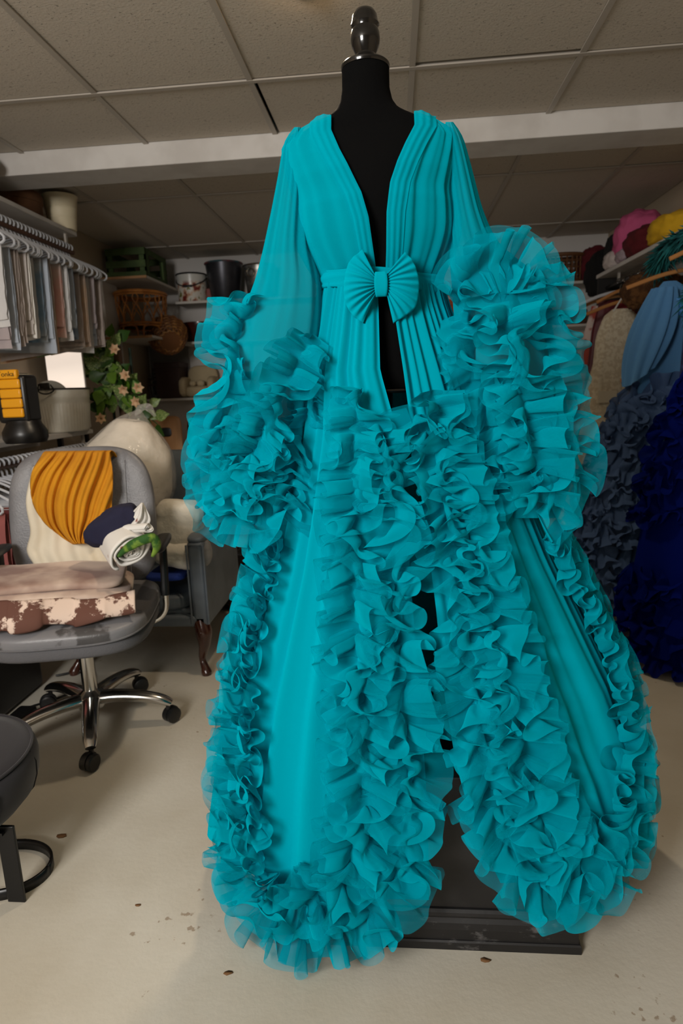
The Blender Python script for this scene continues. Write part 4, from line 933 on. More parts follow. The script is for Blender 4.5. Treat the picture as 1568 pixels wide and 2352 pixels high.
def text(name, body, loc, size, m, parent, rot, extr=.0006):
    cu = bpy.data.curves.new(name, 'FONT'); cu.body = body; cu.size = size; cu.align_x = 'CENTER'; cu.align_y = 'CENTER'; cu.extrude = extr
    tmp = bpy.data.objects.new(name+'_tmp', cu); COL.objects.link(tmp)
    dg = bpy.context.evaluated_depsgraph_get(); me = bpy.data.meshes.new_from_object(tmp.evaluated_get(dg)); bpy.data.objects.remove(tmp)
    me.materials.clear(); me.materials.append(m); o = bpy.data.objects.new(name, me); COL.objects.link(o); o.parent = parent
    o.location = Vector(loc)-Vector(root_off(parent)); o.rotation_euler = rot; return o
text('toy_lettering', 'Tonka', tuple(tc0+np.array([-.012, -.0685, .302])), .030, M_tblk, ty, (math.pi/2, 0, 0))
# made-up glowing panel, added for the bright patch behind the tub
lp = thing('added_glow_panel', 'white panel added to glow behind the ribbed tub under the cloths', 'added_glow_panel', (-2.02, 3.75, 1.01))
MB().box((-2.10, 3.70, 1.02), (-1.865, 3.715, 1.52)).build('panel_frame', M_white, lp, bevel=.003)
MB().box((-2.095, 3.694, 1.025), (-1.87, 3.700, 1.515)).build('panel_glow', mat('added_glow_white', srgb(255, 238, 222), .6, emit=.75), lp)
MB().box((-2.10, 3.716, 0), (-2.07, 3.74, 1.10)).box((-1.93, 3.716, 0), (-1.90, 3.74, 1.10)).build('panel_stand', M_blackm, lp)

# ================================================================== GARLAND ON ITS POST
gp_ = thing('wooden_post', 'weathered brown wooden post holding the ivy garland', 'post', (-1.74, 3.95, 0))
MB().box((-1.80, 3.98, 0), (-1.76, 4.03, 1.52)).build('post_board', mat('weathered_wood', srgb(120, 92, 68), .8, col2=srgb(96, 70, 50), nscale=10, stretch=(1, 1, .15)), gp_, bevel=.004)
for x in (-1.83, -1.68): MB().tube([(x, 3.97, 0), (x+.0, 3.97, 1.50)], .009, 10).build('post_pole', mat('dark_green_pole', srgb(18, 44, 32), .4), gp_)
MB().box((-1.92, 3.85, 0), (-1.60, 4.1, .03)).build('post_foot', mat('dark_green_pole', srgb(18, 44, 32), .4), gp_)
ga = thing('ivy_garland', 'artificial ivy garland with peach flowers trailing from the wooden post', 'garland', (-1.74, 3.9, 1.05))
M_leaf = [mat('ivy_leaf_dark', srgb(46, 78, 22), .45), mat('ivy_leaf_mid', srgb(92, 128, 36), .45), mat('ivy_leaf_variegated', srgb(78, 112, 42), .45, col2=srgb(196, 204, 138), nscale=26, ncon=(.52, .62))]
stem = spline([at_y(u, v, y) for u, v, y in [(228, 800, 3.9), (250, 795, 3.86), (262, 840, 3.85), (280, 885, 3.84), (305, 920, 3.84), (340, 955, 3.84), (362, 975, 3.84)]], 60)
stem2 = spline([at_y(u, v, y) for u, v, y in [(240, 800, 3.9), (232, 850, 3.86), (246, 900, 3.86), (238, 955, 3.86)]], 40)
MB().tube(stem, .004, 6).tube(stem2, .004, 6).build('vine', mat('green_vine', srgb(52, 74, 26), .6), ga)
def leaf_mesh(m):
    V = [(0, 0, 0)]; half = [(.16, .10), (.34, .22), (.40, .42), (.30, .66), (.14, .86), (0, 1.05)]
    mid = [(0, .02, 0), (0, .2, -.05), (0, .42, -.07), (0, .66, -.05), (0, .86, -.02), (0, 1.05, .02)]
    V = mid+[(x, y-.02, .06*x/.4) for x, y in half[:-1]]+[(-x, y-.02, .06*x/.4) for x, y in half[:-1]]
    Fc = []
    for s_ in (6, 11):
        for k in range(4): Fc.append((k, k+1, s_+k+1, s_+k) if s_ == 11 else (k, s_+k, s_+k+1, k+1))
        Fc.append((4, 5, s_+4) if s_ == 11 else (4, s_+4, 5))
    me = bpy.data.meshes.new('leaf'); me.from_pydata(V, [], Fc); me.materials.append(m); me.polygons.foreach_set('use_smooth', [True]*len(Fc)); return me
leafs = [leaf_mesh(m) for m in M_leaf]
rg = random.Random(12)
def put(mesh, name, p, size, parent, tilt=1.0):
    o = bpy.data.objects.new(name, mesh); COL.objects.link(o); o.parent = parent; o.location = Vector(p)-Vector(root_off(parent)); o.scale = (size,)*3
    o.rotation_euler = (math.pi/2+rg.uniform(-.9, .6), rg.uniform(-.6, .6), rg.uniform(0, 6.28) if tilt > 1 else rg.uniform(-2.6, 2.6)); return o
for k in range(95):
    st_ = stem if k % 5 < 3 else stem2; q = st_[rg.randrange(len(st_))]+np.array([rg.gauss(-.02, .05), rg.gauss(-.02, .03), rg.gauss(.03, .05)])
    o = put(leafs[k % 3], 'leaf', q, rg.uniform(.07, .115), ga); o.rotation_euler = (math.pi/2+rg.uniform(-.7, .5), rg.uniform(0, 6.28), rg.uniform(-.5, .5))
def flower_mesh():
    mb = MB(); n = 6; rows = []
    for k, (r, z) in enumerate([(.12, 0), (.16, .35), (.30, .7), (.62, 1.0), (.80, 1.02)]):
        rows.append([(r*(1+(.28 if j % 2 == 0 else -.22)*(k/4)**1.5)*math.cos(j/12*2*math.pi), r*(1+(.28 if j % 2 == 0 else -.22)*(k/4)**1.5)*math.sin(j/12*2*math.pi), z) for j in range(12)])
    mb.add(np.array(rows).reshape(-1, 3), grid_faces(5, 12, False, True)); me = bpy.data.meshes.new('flower'); me.from_pydata(mb.V, [], mb.F); me.materials.append(mat('peach_petal', srgb(222, 190, 152), .7, col2=srgb(206, 160, 120), nscale=2)); me.polygons.foreach_set('use_smooth', [True]*len(me.polygons)); return me
fm = flower_mesh()
for u, v in [(268, 805), (288, 892), (318, 888), (318, 922), (292, 862), (232, 962)]:
    o = put(fm, 'flower', at_y(u, v, 3.78), .036, ga); o.rotation_euler = (math.pi/2+rg.uniform(-.5, .5), rg.uniform(-.7, .7), rg.uniform(-.4, .4))

# ================================================================== BACK WALL SHELVES AND WHAT STANDS ON THEM
M_ply = mat('white_board', srgb(206, 200, 192), .6); M_plyedge = mat('raw_plywood', srgb(170, 126, 84), .7)
cu_ = thing('corner_shelves', 'white corner shelf unit against the left wall with raw wood edges', 'shelf unit', (-2.0, 5.15, 0))
for z in (2.075, 1.645):
    b_ = MB().box((XL+.005, 4.73, z-.018), (-1.815, YB-.005, z)).build('shelf_board', M_ply, cu_)
    MB().box((XL+.005, 4.722, z-.018), (-1.815, 4.730, z)).build('raw_edge', M_plyedge, b_)
MB().box((XL+.005, 4.75, 0), (XL+.03, 5.0, 2.057)).build('side_panel', M_ply, cu_, bevel=.002)
MB().box((XL+.03, 5.56, 1.2), (-1.82, 5.58, 1.62)).build('back_panel', mat('grey_board', srgb(120, 116, 112), .7), cu_)
for z, lb in ((1.955, 'white wall shelf carrying the buckets'), (1.628, 'white wall shelf carrying the brown tub'), (1.165, 'white wall shelf carrying the toy armchair'), (.62, 'white wall shelf near the floor behind the chairs')):
    sh = thing('wall_shelf', lb+' on the back wall', 'shelf', (0, 5.45, z))
    x0 = -1.80 if z > 1.3 else XL+.005
    MB().box((x0, 5.28, z-.02), (XR-.005, YB-.003, z)).build('shelf_board', M_ply, sh, bevel=.002)
    for x in (-1.25, -.6, .2, 1.12):
        MB().box((x-.01, 5.32, z-.035), (x+.01, YB-.003, z-.02)).box((x-.01, 5.57, z-.25), (x+.01, YB-.003, z-.02)).tube([(x, 5.36, z-.03), (x, 5.58, z-.22)], .006, 6).build('bracket', M_bar, sh)
# green crate (slats)
M_grn = mat('green_painted_wood', srgb(72, 92, 46), .75, col2=srgb(58, 76, 36), nscale=10)
cr_ = thing('green_crate', 'green slatted wooden crate on top of the corner shelves', 'crate', (-2.0, 5.05, 2.075))
c0, c1, d0, d1 = -2.16, -1.85, 4.82, 5.28
for z0, z1 in ((2.077, 2.125), (2.155, 2.205), (2.245, 2.295)):
    for y in (d0, d1-.012): MB().box((c0, y, z0), (c1, y+.012, z1)).build('slat', M_grn, cr_, bevel=.002)
for x in (c0, c1-.012):
    MB().box((x, d0+.012, 2.077), (x+.012, d1-.012, 2.115)).build('slat', M_grn, cr_, bevel=.002)
    MB().box((x, d0+.012, 2.255), (x+.012, d1-.012, 2.295)).build('slat', M_grn, cr_, bevel=.002)
    for y in (d0+.012, d1-.08): MB().box((x, y, 2.115), (x+.012, y+.068, 2.255)).build('end_post', M_grn, cr_)
for x in (c0, c1-.05):
    for y in (d0+.012, d1-.024): MB().box((x, y, 2.077), (x+.05, y+.012, 2.295)).build('corner_post', M_grn, cr_)
MB().box((c0, d0, 2.076), (c1, d1, 2.084)).build('crate_floor', M_grn, cr_)
# rattan bassinet with looped sides
M_rat = mat('honey_rattan', srgb(190, 124, 58), .5, col2=srgb(158, 96, 42), nscale=14)
ba = thing('rattan_bassinet', 'honey rattan basket with looped cane sides on the lower corner shelf', 'basket', (-2.0, 5.0, 1.645))
bx, by, brx, bry = -1.99, 5.02, .185, .22
def oval(z, k=1.0, n=48): return [(bx+brx*k*math.cos(t), by+bry*k*math.sin(t), z) for t in np.linspace(0, 2*np.pi, n+1)]
for z, k, r in ((1.985, 1.04, .012), (1.965, 1.03, .007), (1.755, .93, .009), (1.735, .93, .007), (1.70, .5, .004)): MB().tube(oval(z, k), r, 8, cap=False).build('cane_hoop', M_rat, ba)
for k in range(14):
    a = k/14*2*math.pi; w = .30
    pts = [(bx+brx*q*math.cos(a+w*s_), by+bry*q*math.sin(a+w*s_), z) for s_, q, z in [(-1.0, .93, 1.745), (-.45, .98, 1.85), (.75*.5, 1.02, 1.93), (.0, 1.03, 1.968), (-.375, 1.02, 1.93), (.45, .98, 1.85), (1.0, .93, 1.745)]]
    MB().tube(spline(pts, 24), .0048, 6).build('cane_loop', M_rat, ba)
for k in range(6):
    a = k/6*2*math.pi+.3; pts = [(bx+brx*.93*math.cos(a+s_), by+bry*.93*math.sin(a+s_), z) for s_, z in [(-.40, 1.648), (-.39, 1.70), (-.30, 1.728), (0, 1.735), (.30, 1.728), (.39, 1.70), (.40, 1.648)]]
    MB().tube(spline(pts, 20), .007, 6).build('cane_foot', M_rat, ba)
MB().lathe([(.0, 1.735), (.92, 1.74)], (bx, by, 0), 40, sx=brx, sy=bry, cap=False).build('basket_floor', mat('dark_rattan', srgb(96, 56, 26), .7), ba)
# woven round basket lying on its side
wk = thing('wicker_basket', 'round woven wicker basket tipped on its side beside the rattan bassinet', 'basket', (-1.79, 5.12, 1.49))
wc = at_y(388, 776, 5.05); Rw_ = rotz(.5)@rotx(-math.pi/2+.45)
M_wick = [mat('wicker_strand', srgb(158, 108, 52), .6, col2=srgb(120, 76, 34), nscale=30), mat('wicker_strand_dark', srgb(112, 68, 30), .6)]
for k in range(11):
    q = k/10; r = .085+.07*q**.6; z = -.08+.15*q; w = k % 2
    MB().tube([wc+Rw_@np.array([(r+.005*math.sin(t*14+math.pi*w))*math.cos(t), (r+.005*math.sin(t*14+math.pi*w))*math.sin(t), z]) for t in np.linspace(0, 2*np.pi, 85)], .0085, 6, cap=False).build('weave_row', M_wick[w], wk)
for k in range(14):
    t = k/14*2*math.pi; MB().tube([wc+Rw_@np.array([(.085+.07*q**.6)*math.cos(t), (.085+.07*q**.6)*math.sin(t), -.08+.15*q]) for q in np.linspace(0, 1, 8)], .006, 6).build('weave_stake', M_wick[0], wk)
MB().lathe([(.0, -.085), (.088, -.082)], wc, 28, R=Rw_, cap=False).build('basket_floor', M_wick[1], wk)
trk = thing('storage_chest', 'dark brown wooden box under the tipped wicker basket', 'box', (-1.88, 5.45, 1.165))
MB().box((-2.05, 5.32, 1.166), (-1.83, 5.55, 1.46)).build('chest_body', mat('dark_brown_board', srgb(50, 26, 20), .6), trk, bevel=.006)
MB().box((-2.055, 5.315, 1.42), (-1.825, 5.555, 1.47)).build('chest_lid', mat('dark_brown_board', srgb(50, 26, 20), .6), trk, bevel=.006)
# buckets
def floral_tin():
    m = bpy.data.materials.new('floral_tin_print'); m.use_nodes = True; nt = m.node_tree; b = nt.nodes['Principled BSDF']; N = nt.nodes.new; L = nt.links.new
    tc = N('ShaderNodeTexCoord'); n = N('ShaderNodeTexNoise'); n.inputs['Scale'].default_value = 16; n.inputs['Detail'].default_value = 3; L(tc.outputs['Object'], n.inputs[0])
    r = N('ShaderNodeValToRGB'); e = r.color_ramp.elements; e[0].position = .38; e[0].color = srgb(120, 40, 34); e[1].position = .47; e[1].color = srgb(206, 170, 140)
    for p, c in ((.53, srgb(214, 208, 198)), (.62, srgb(214, 208, 198)), (.66, srgb(120, 116, 40))): q = e.new(p); q.color = c
    L(n.outputs[0], r.inputs[0])
    sx = N('ShaderNodeSeparateXYZ'); L(tc.outputs['Object'], sx.inputs[0]); mr = N('ShaderNodeMapRange'); mr.inputs[1].default_value = .14; mr.inputs[2].default_value = .17; L(sx.outputs[2], mr.inputs[0])
    mx = N('ShaderNodeMixRGB'); mx.inputs[2].default_value = srgb(208, 206, 200); L(mr.outputs[0], mx.inputs[0]); L(r.outputs[0], mx.inputs[1]); L(mx.outputs[0], b.inputs['Base Color']); b.inputs['Roughness'].default_value = .3
    return m
def bucket(name, label, cat, x, y, z, r0, r1, h, m, mr_, n=40, bail=True, rim=.007):
    t = thing(name, label, cat, (x, y, z))
    MB().lathe([(.0, z+.001), (r0, z+.001), (r0+.004, z+.008), (r1, z+h), (r1-.006, z+h), (r0-.006, z+.02), (.0, z+.015)], (x, y, 0), n).build('bucket_body', m, t)
    MB().tube([(x+r1*math.cos(a), y+r1*math.sin(a), z+h) for a in np.linspace(0, 2*np.pi, 49)], rim, 8, cap=False).build('bucket_rim', mr_, t)
    if bail:
        pts = [(x-r1-.006, y, z+h-.03), (x-r1*.8, y-r1*.65, z+h-.075), (x, y-r1*1.04, z+h-.11), (x+r1*.8, y-r1*.65, z+h-.075), (x+r1+.006, y, z+h-.03)]
        MB().tube(spline(pts, 30), .005, 8).build('bail_handle', M_blackp, t)
        MB().tube([spline(pts, 30)[12], spline(pts, 30)[17]], .010, 10).build('bail_grip', M_blackp, t)
    return t
bucket('floral_bucket', 'white tin bucket with red floral print and black wire handle', 'bucket', -1.69, 5.42, 1.956, .115, .125, .225, floral_tin(), M_blackp)
bucket('dark_bucket', 'dark grey metal bucket with teal rim beside the floral bucket', 'bucket', -1.405, 5.42, 1.956, .115, .155, .30, mat('dark_zinc', srgb(70, 70, 76), .35, metal=.6, col2=srgb(54, 54, 60), nscale=6), mat('teal_red_rim', srgb(40, 84, 92), .5, col2=srgb(120, 30, 34), nscale=9), bail=False)
gb = bucket('galvanised_bucket', 'silver galvanised bucket with ring handle half behind the teal sleeve', 'bucket', -1.10, 5.42, 1.956, .105, .135, .265, mat('galvanised_zinc', srgb(176, 174, 168), .35, metal=.7, col2=srgb(120, 118, 114), nscale=16), M_chrome, bail=False)
MB().tube([(-1.15+.03*math.cos(a), 5.28, 2.155+.03*math.sin(a)) for a in np.linspace(0, 2*np.pi, 30)], .006, 8, cap=False).build('ring_handle', M_chrome, gb)
pb = thing('pink_box', 'faded pink box behind the corner shelf edge beside the floral bucket', 'box', (-1.86, 5.45, 1.955))
MB().box((-1.80, 5.40, 1.957), (-1.825+.18, 5.56, 2.07)).build('box_body', mat('faded_pink_card', srgb(150, 92, 88), .8), pb, bevel=.006)
pb.location = (-1.72, 5.48, 1.955)
bt = thing('brown_tub', 'round dark brown wooden tub on the wall shelf under the buckets', 'tub', (-1.665, 5.42, 1.628))
MB().lathe([(.0, 1.629), (.118, 1.629), (.132, 1.66), (.146, 1.76), (.150, 1.775), (.150, 1.79), (.140, 1.792), (.12, 1.66), (.0, 1.65)], (-1.65, 5.43, 0), 44).build('tub_body', mat('glossy_brown_wood', srgb(74, 30, 18), .3, coat=.3, col2=srgb(52, 20, 12), nscale=10), bt)
cx_ = thing('canvas_box', 'tall cream canvas box beside the brown tub', 'box', (-1.44, 5.45, 1.628))
MB().box((-1.51, 5.36, 1.63), (-1.36, 5.56, 1.915)).build('box_body', mat('cream_canvas', srgb(188, 166, 128), .85), cx_, bevel=.006)
MB().box((-1.515, 5.355, 1.885), (-1.355, 5.565, 1.92)).build('box_rim', mat('pale_canvas', srgb(206, 192, 160), .85), cx_, bevel=.004)
# toy armchair, cream
ta = thing('toy_armchair', 'small cream upholstered toy armchair on the wall shelf', 'toy armchair', (-1.69, 5.42, 1.165))
M_boucle = mat('cream_boucle', srgb(190, 172, 138), .95, bump=.7, bscale=90)
pillow('seat', (-1.695, 5.43, 1.215), (.22, .22, .10), M_boucle, None, .5, .4, ta)
pillow('chair_back', (-1.685, 5.51, 1.32), (.27, .08, .24), M_boucle, None, .6, .75, ta)
for s_ in (-1, 1): pillow('arm', (-1.695+s_*.125, 5.42, 1.255), (.07, .23, .175), M_boucle, None, .6, .5, ta)
for x, r in ((-1.735, .03), (-1.665, .035)): pillow('cushion', (x, 5.36, 1.285), (r*2, .05, r*1.6), M_boucle, None, .9, .9, ta)
# dark doll chairs
def doll_chair(x, y, z, s_, label):
    t = thing('doll_chair', label, 'doll chair', (x, y, z)); m_ = mat('dark_walnut', srgb(54, 30, 18), .4)
    for dx in (-1, 1):
        MB().tube([(x+dx*.06*s_, y+.05*s_, z), (x+dx*.06*s_, y+.06*s_, z+.30*s_)], .008*s_, 8).build('back_post', m_, t)
        MB().tube([(x+dx*.06*s_, y-.05*s_, z), (x+dx*.06*s_, y-.05*s_, z+.13*s_)], .008*s_, 8).build('front_leg', m_, t)
        MB().tube([(x+dx*.06*s_, y-.06*s_, z+.19*s_), (x+dx*.06*s_, y+.055*s_, z+.19*s_)], .007*s_, 8).build('arm', m_, t)
    MB().box((x-.07*s_, y-.06*s_, z+.125*s_), (x+.07*s_, y+.06*s_, z+.14*s_)).build('seat', m_, t, bevel=.003)
    for k in range(4): MB().box((x-.055*s_, y+.05*s_, z+(.16+.036*k)*s_), (x+.055*s_, y+.06*s_, z+(.175+.036*k)*s_)).build('back_slat', m_, t)
    return t
doll_chair(-2.06, 5.18+.2, 1.166, .9, 'dark wooden slat-back doll chair behind the ivy garland')
doll_chair(-1.905, 5.37, 1.166, .0001+.75, 'smaller dark wooden doll chair beside the toy armchair') if False else None
# floor-standing chairs under the wall shelves
wch = thing('wooden_chair', 'light wooden chair with a cut-out back behind the fibrefill bag', 'chair', (-1.62, 4.6, 0))
M_lw = mat('light_beech', srgb(186, 136, 86), .5, col2=srgb(168, 118, 70), nscale=9, stretch=(1, 1, .2))
q0, q1 = at_y(372, 1000, 4.6), at_y(412, 1000, 4.6)
pillow('chair_back', ((q0[0]+q1[0])/2-.06, 4.6, .89), (.30, .03, .30), M_lw, None, .3, .35, wch)
pillow('back_cutout', ((q0[0]+q1[0])/2-.03, 4.583, .92), (.09, .01, .07), M_blackp, None, .6, .6, wch)
MB().box((-1.82, 4.2, .43), (-1.42, 4.6, .46)).build('seat', M_lw, wch, bevel=.008)
for x in (-1.79, -1.45):
    for y in (4.23, 4.58): MB().tube([(x, y, 0), (x, y, .74 if y > 4.4 else .44)], .016, 10).build('leg', M_lw, wch)
bch = thing('black_chair', 'black rounded chair back standing under the wall shelf by the teal sleeve', 'chair', (-1.3, 4.4, 0))
b0 = at_y(458, 1010, 4.4)
pillow('chair_back', (b0[0]+.10, 4.42, .90), (.38, .05, .30), M_blackp, None, .5, .6, bch)
MB().box((b0[0]-.08, 4.0, .42), (b0[0]+.25, 4.38, .47)).build('seat', M_blackp, bch, bevel=.02)
for x in (b0[0]-.08, b0[0]+.20):
    for y in (4.03, 4.40): MB().tube([(x, y, 0), (x, y+.0, .80 if y > 4.3 else .44)], .012, 10).build('leg', M_blackm, bch)

# right-hand end of the wall shelves
rb = thing('wicker_tray', 'dark wicker basket with open vertical bars on the wall shelf by the closet', 'basket', (1.36, 5.42, 1.955))
M_dw = mat('dark_wicker', srgb(104, 66, 34), .6)
for z, r in ((1.965, .014), (2.02, .006), (2.07, .006), (2.12, .006), (2.165, .016)):
    MB().tube([(1.18+.36*(.5-.5*math.cos(a) if False else 0)+.18*(1+math.cos(a)), 5.42+.11*math.sin(a), z) for a in np.linspace(0, 2*np.pi, 41)], r, 6, cap=False).build('wicker_hoop', M_dw, rb)
for k in range(26):
    a = k/26*2*math.pi; MB().tube([(1.36+.18*math.cos(a), 5.42+.11*math.sin(a), z) for z in (1.96, 2.17)], .006, 6).build('wicker_bar', M_dw, rb)
bxx = thing('brown_box', 'flat brown box on the wall shelf beneath the dark wicker basket', 'box', (1.39, 5.42, 1.63))
MB().box((1.25, 5.32, 1.629), (1.55, 5.55, 1.735)).build('box_body', mat('brown_card', srgb(78, 48, 30), .8), bxx, bevel=.005)
MB().box((1.245, 5.315, 1.70), (1.555, 5.555, 1.742)).build('box_lid', mat('brown_card_lid', srgb(88, 56, 36), .8), bxx, bevel=.005)
tpx = at_y(1035, 700, 5.4)
tp_ = thing('terracotta_pot', 'terracotta pot on the wall shelf seen past the belt', 'pot', (tpx[0], 5.42, 1.628))
MB().lathe([(.0, 1.629), (.09, 1.629), (.125, 1.82), (.14, 1.822), (.142, 1.865), (.125, 1.865), (.10, 1.66), (.0, 1.65)], (tpx[0]+.02, 5.42, 0), 36).build('pot_body', mat('terracotta', srgb(156, 70, 34), .75), tp_)
# ================================================================== RIGHT CLOSET
RSX = 1.40; RRX = 1.47
rs = thing('closet_shelf', 'white closet shelf piled with folded gowns on the right wall', 'shelf', (1.6, 3.2, 1.88))
MB().box((RSX, 1.3, 1.865), (XR, 4.62, 1.89)).build('shelf_board', M_white, rs, bevel=.003)
MB().box((XR-.02, 1.3, 1.79), (XR, 4.62, 1.865)).build('shelf_cleat', M_white, rs)
MB().box((RSX+.01, 4.60, 1.2), (XR, 4.62, 1.865)).build('shelf_side', mat('black_panel', srgb(24, 22, 22), .6), rs)
rr_ = thing('closet_rod', 'dark metal closet rod carrying the gowns along the right wall', 'rail', (RRX, 2.9, 1.80))
MB().tube([(RRX, 1.3, 1.80), (RRX, 4.60, 1.80)], .013, 12).build('rod', mat('dark_metal_rod', srgb(46, 42, 40), .35, metal=.7), rr_)
for y in (1.6, 3.0, 4.38): MB().box((RRX-.006, y-.01, 1.81), (RRX+.006, y+.01, 1.866)).build('rod_bracket', M_bar, rr_)
for k in range(9):
    y = 3.2+k*.13; MB().lathe([(.016, -.003), (.019, 0), (.016, .003)], (RRX, y, 1.80), 14, R=rotx(math.pi/2), cap=False).build('rod_ring', M_chrome, rr_)
# piles on the shelf
def pile(name, label, cat, c, size, m, seed, amp=.22, fs=6):
    return tag(lump(name, c, size, m, seed, None, amp, fs, off=(c[0], c[1], c[2]-size[2]*.4)), label, cat)
TOPZ = 1.89
def on_shelf(x, y, size): return (x, y, TOPZ+size[2]*.40+.001)
for nm, lb, ct, x, y, sz, m_, sd in [
    ('yellow_gown_pile', 'bright yellow gown folded on the closet shelf', 'gown', 1.56, 3.72, (.30, .34, .18), mat('yellow_tulle', srgb(206, 160, 22), .9), 1),
    ('dark_red_pile', 'dark red ruffled gown piled between the pink and yellow gowns', 'gown', 1.55, 4.06, (.30, .32, .20), mat('dark_red_tulle', srgb(88, 12, 20), .9), 2),
    ('pink_gown_pile', 'bright pink gown folded on top of the shelf pile', 'gown', 1.57, 4.33, (.30, .24, .36), mat('pink_tulle', srgb(196, 84, 128), .9), 3),
    ('black_pile', 'black fluffy gown heaped beside the pink gown', 'gown', 1.58, 4.52, (.30, .18, .30), mat('black_tulle', srgb(15, 13, 14), .95), 4)]:
    pile(nm, lb, ct, on_shelf(x, y, sz), sz, m_, sd)
pile('white_lace_pile', 'crumpled white lace cloth at the far end of the closet shelf', 'cloth', (1.49, 4.42, 1.945), (.20, .20, .13), mat('white_lace', srgb(196, 184, 180), .95), 5)
pile('lavender_cloth_pile', 'small pale lavender cloth on the shelf edge before the dark red gown', 'cloth', (1.48, 4.22, 1.935), (.16, .18, .10), mat('pale_lavender_cotton', srgb(170, 152, 160), .95), 6)
pile('maroon_pile', 'maroon garments heaped on the wall shelf beside the dark wicker basket', 'garment', (1.62, 5.40, 2.075), (.24, .26, .29), mat('maroon_cloth', srgb(92, 16, 26), .9), 7)
pile('black_feather_pile', 'black feathery garment hanging off the wall shelf end', 'garment', (1.62, 5.12, 1.96), (.28, .26, .36), mat('black_feathers', srgb(12, 11, 12), .95), 8)

# gown on a hanger: rings (z, half width along x, half depth along y, shift x)
def hanging(name, label, y, rings, m, x=RRX, seed=0, pl=.04, ks=(5, 9, 13), hang_m=None, hook=True, z0=1.80, cat='dress', yaw=0., parts=None, sheer=None):
    t = thing(name, label, cat, (x, y, min(r[0] for r in rings)))
    R_ = np.array(rings, float); n = 72; nz = 46; zz_ = np.linspace(R_[0, 0], R_[-1, 0], nz); a = np.arange(n)/n*2*np.pi
    prof = fold_noise(seed, np.arange(n)/n, ks); rows = []
    o = np.argsort(R_[:, 0])
    for z in zz_:
        w, d, sx, sy = [np.interp(z, R_[o, 0], R_[o, k]) for k in (1, 2, 3, 4)]; k = (R_[0, 0]-z)/(R_[0, 0]-R_[-1, 0])
        q = 1+prof*pl*min(1, k*2.5+.2)
        rows.append(np.stack([x+sx+w*np.cos(a)*q, y+sy+d*np.sin(a)*q*(1+.5*prof*pl), np.full(n, z)], 1))
    grid_obj('dress_body', np.array(rows), m, t, False, True)
    if hook:
        hm = hang_m or M_lw
        zt = R_[0, 0]
        MB().tube(spline([(x-.012, y, z0-.004), (x-.016, y, z0+.012), (x, y, z0+.024), (x+.018, y, z0+.010), (x+.006, y, z0-.03), (x, y, zt+.05)], 24), .003, 6).build('hanger_hook', M_chrome, t)
        MB().tube(spline([(x+rings[0][3]-.20, y, zt-.02), (x+rings[0][3]*.5-.09, y, zt+.035), (x, y, zt+.055), (x+.09, y, zt+.035), (x+.19, y, zt-.03)], 24), .010, 8, squash=(1, .6)).build('hanger_arms', hm, t)
    return t
M_hw = mat('pine_hanger', srgb(190, 130, 74), .5)
M_lace = mat('cream_lace', srgb(236, 224, 200), .95, col2=srgb(216, 200, 172), nscale=50, ncon=(.45, .55), bump=.4, bscale=80)
d_ = hanging('patterned_dress', 'white dress with red and pink patches at the far end of the rail', 4.36, [(1.66, .09, .03, -.08, 0), (1.50, .15, .045, -.06, 0), (1.2, .17, .05, -.06, 0), (.75, .20, .06, -.05, 0)], mat('red_pink_patch', srgb(214, 196, 190), .9, col2=srgb(168, 72, 60), nscale=7, ncon=(.48, .54)), seed=2)
d_ = hanging('burgundy_dress', 'long burgundy dress hanging between the patterned and cream lace dresses', 4.27, [(1.68, .06, .02, -.09, 0), (1.50, .14, .045, -.05, 0), (1.25, .14, .05, -.07, 0), (.60, .24, .075, -.07, 0), (.25, .26, .08, -.06, 0)], mat('burgundy_satin', srgb(92, 14, 28), .5), seed=3, hang_m=M_hang)
d_ = hanging('crimson_dress', 'dark crimson dress on a pine hanger beside the brown fur', 4.16, [(1.68, .06, .02, .0, 0), (1.50, .13, .04, .02, 0), (1.1, .15, .05, 0, 0), (.55, .2, .06, 0, 0)], mat('crimson_crepe', srgb(120, 20, 26), .8), seed=5, hang_m=M_hw)
d_ = hanging('lace_gown', 'cream lace gown with long tan skirt hanging on thin white straps', 4.02, [(1.60, .05, .03, -.10, 0), (1.56, .10, .04, -.10, 0), (1.44, .13, .055, -.11, 0), (1.28, .12, .05, -.13, 0), (1.0, .17, .07, -.15, 0), (.6, .26, .12, -.20, 0), (.22, .36, .18, -.30, 0), (.03, .42, .24, -.36, -.04)], M_lace, seed=7, pl=.03, hang_m=M_hw)
for dx in (-.15, -.05): MB().tube([(RRX+dx, 4.0, 1.585), (RRX+dx*.6, 4.01, 1.68), (RRX, 4.02, 1.75)], .005, 6).build('strap', M_whitec, d_)
MB().box((RRX-.235, 3.93, 1.05), (RRX-.13, 3.945, 1.12)).build('lace_tag', mat('white_lace_tag', srgb(226, 214, 190), .9), d_)
fu = thing('fur_stole', 'brown fur stole hanging on a pine hanger behind the light blue gown', 'stole', (RRX-.03, 3.72, 1.55))
lump('fur_body', (RRX-.03, 3.72, 1.655), (.32, .14, .20), mat('brown_fur', srgb(112, 74, 38), 1, col2=srgb(76, 46, 22), nscale=30, bump=1, bscale=120), 9, fu, amp=.3, fscale=12, flat=False)
MB().tube(spline([(RRX-.17, 3.72, 1.70), (RRX, 3.72, 1.765), (RRX+.15, 3.72, 1.70)], 16), .009, 8).build('hanger_arms', M_hw, fu)
MB().tube(spline([(RRX, 3.72, 1.76), (RRX+.01, 3.72, 1.80), (RRX, 3.72, 1.823), (RRX-.018, 3.72, 1.80)], 14), .003, 6).build('hanger_hook', M_chrome, fu)
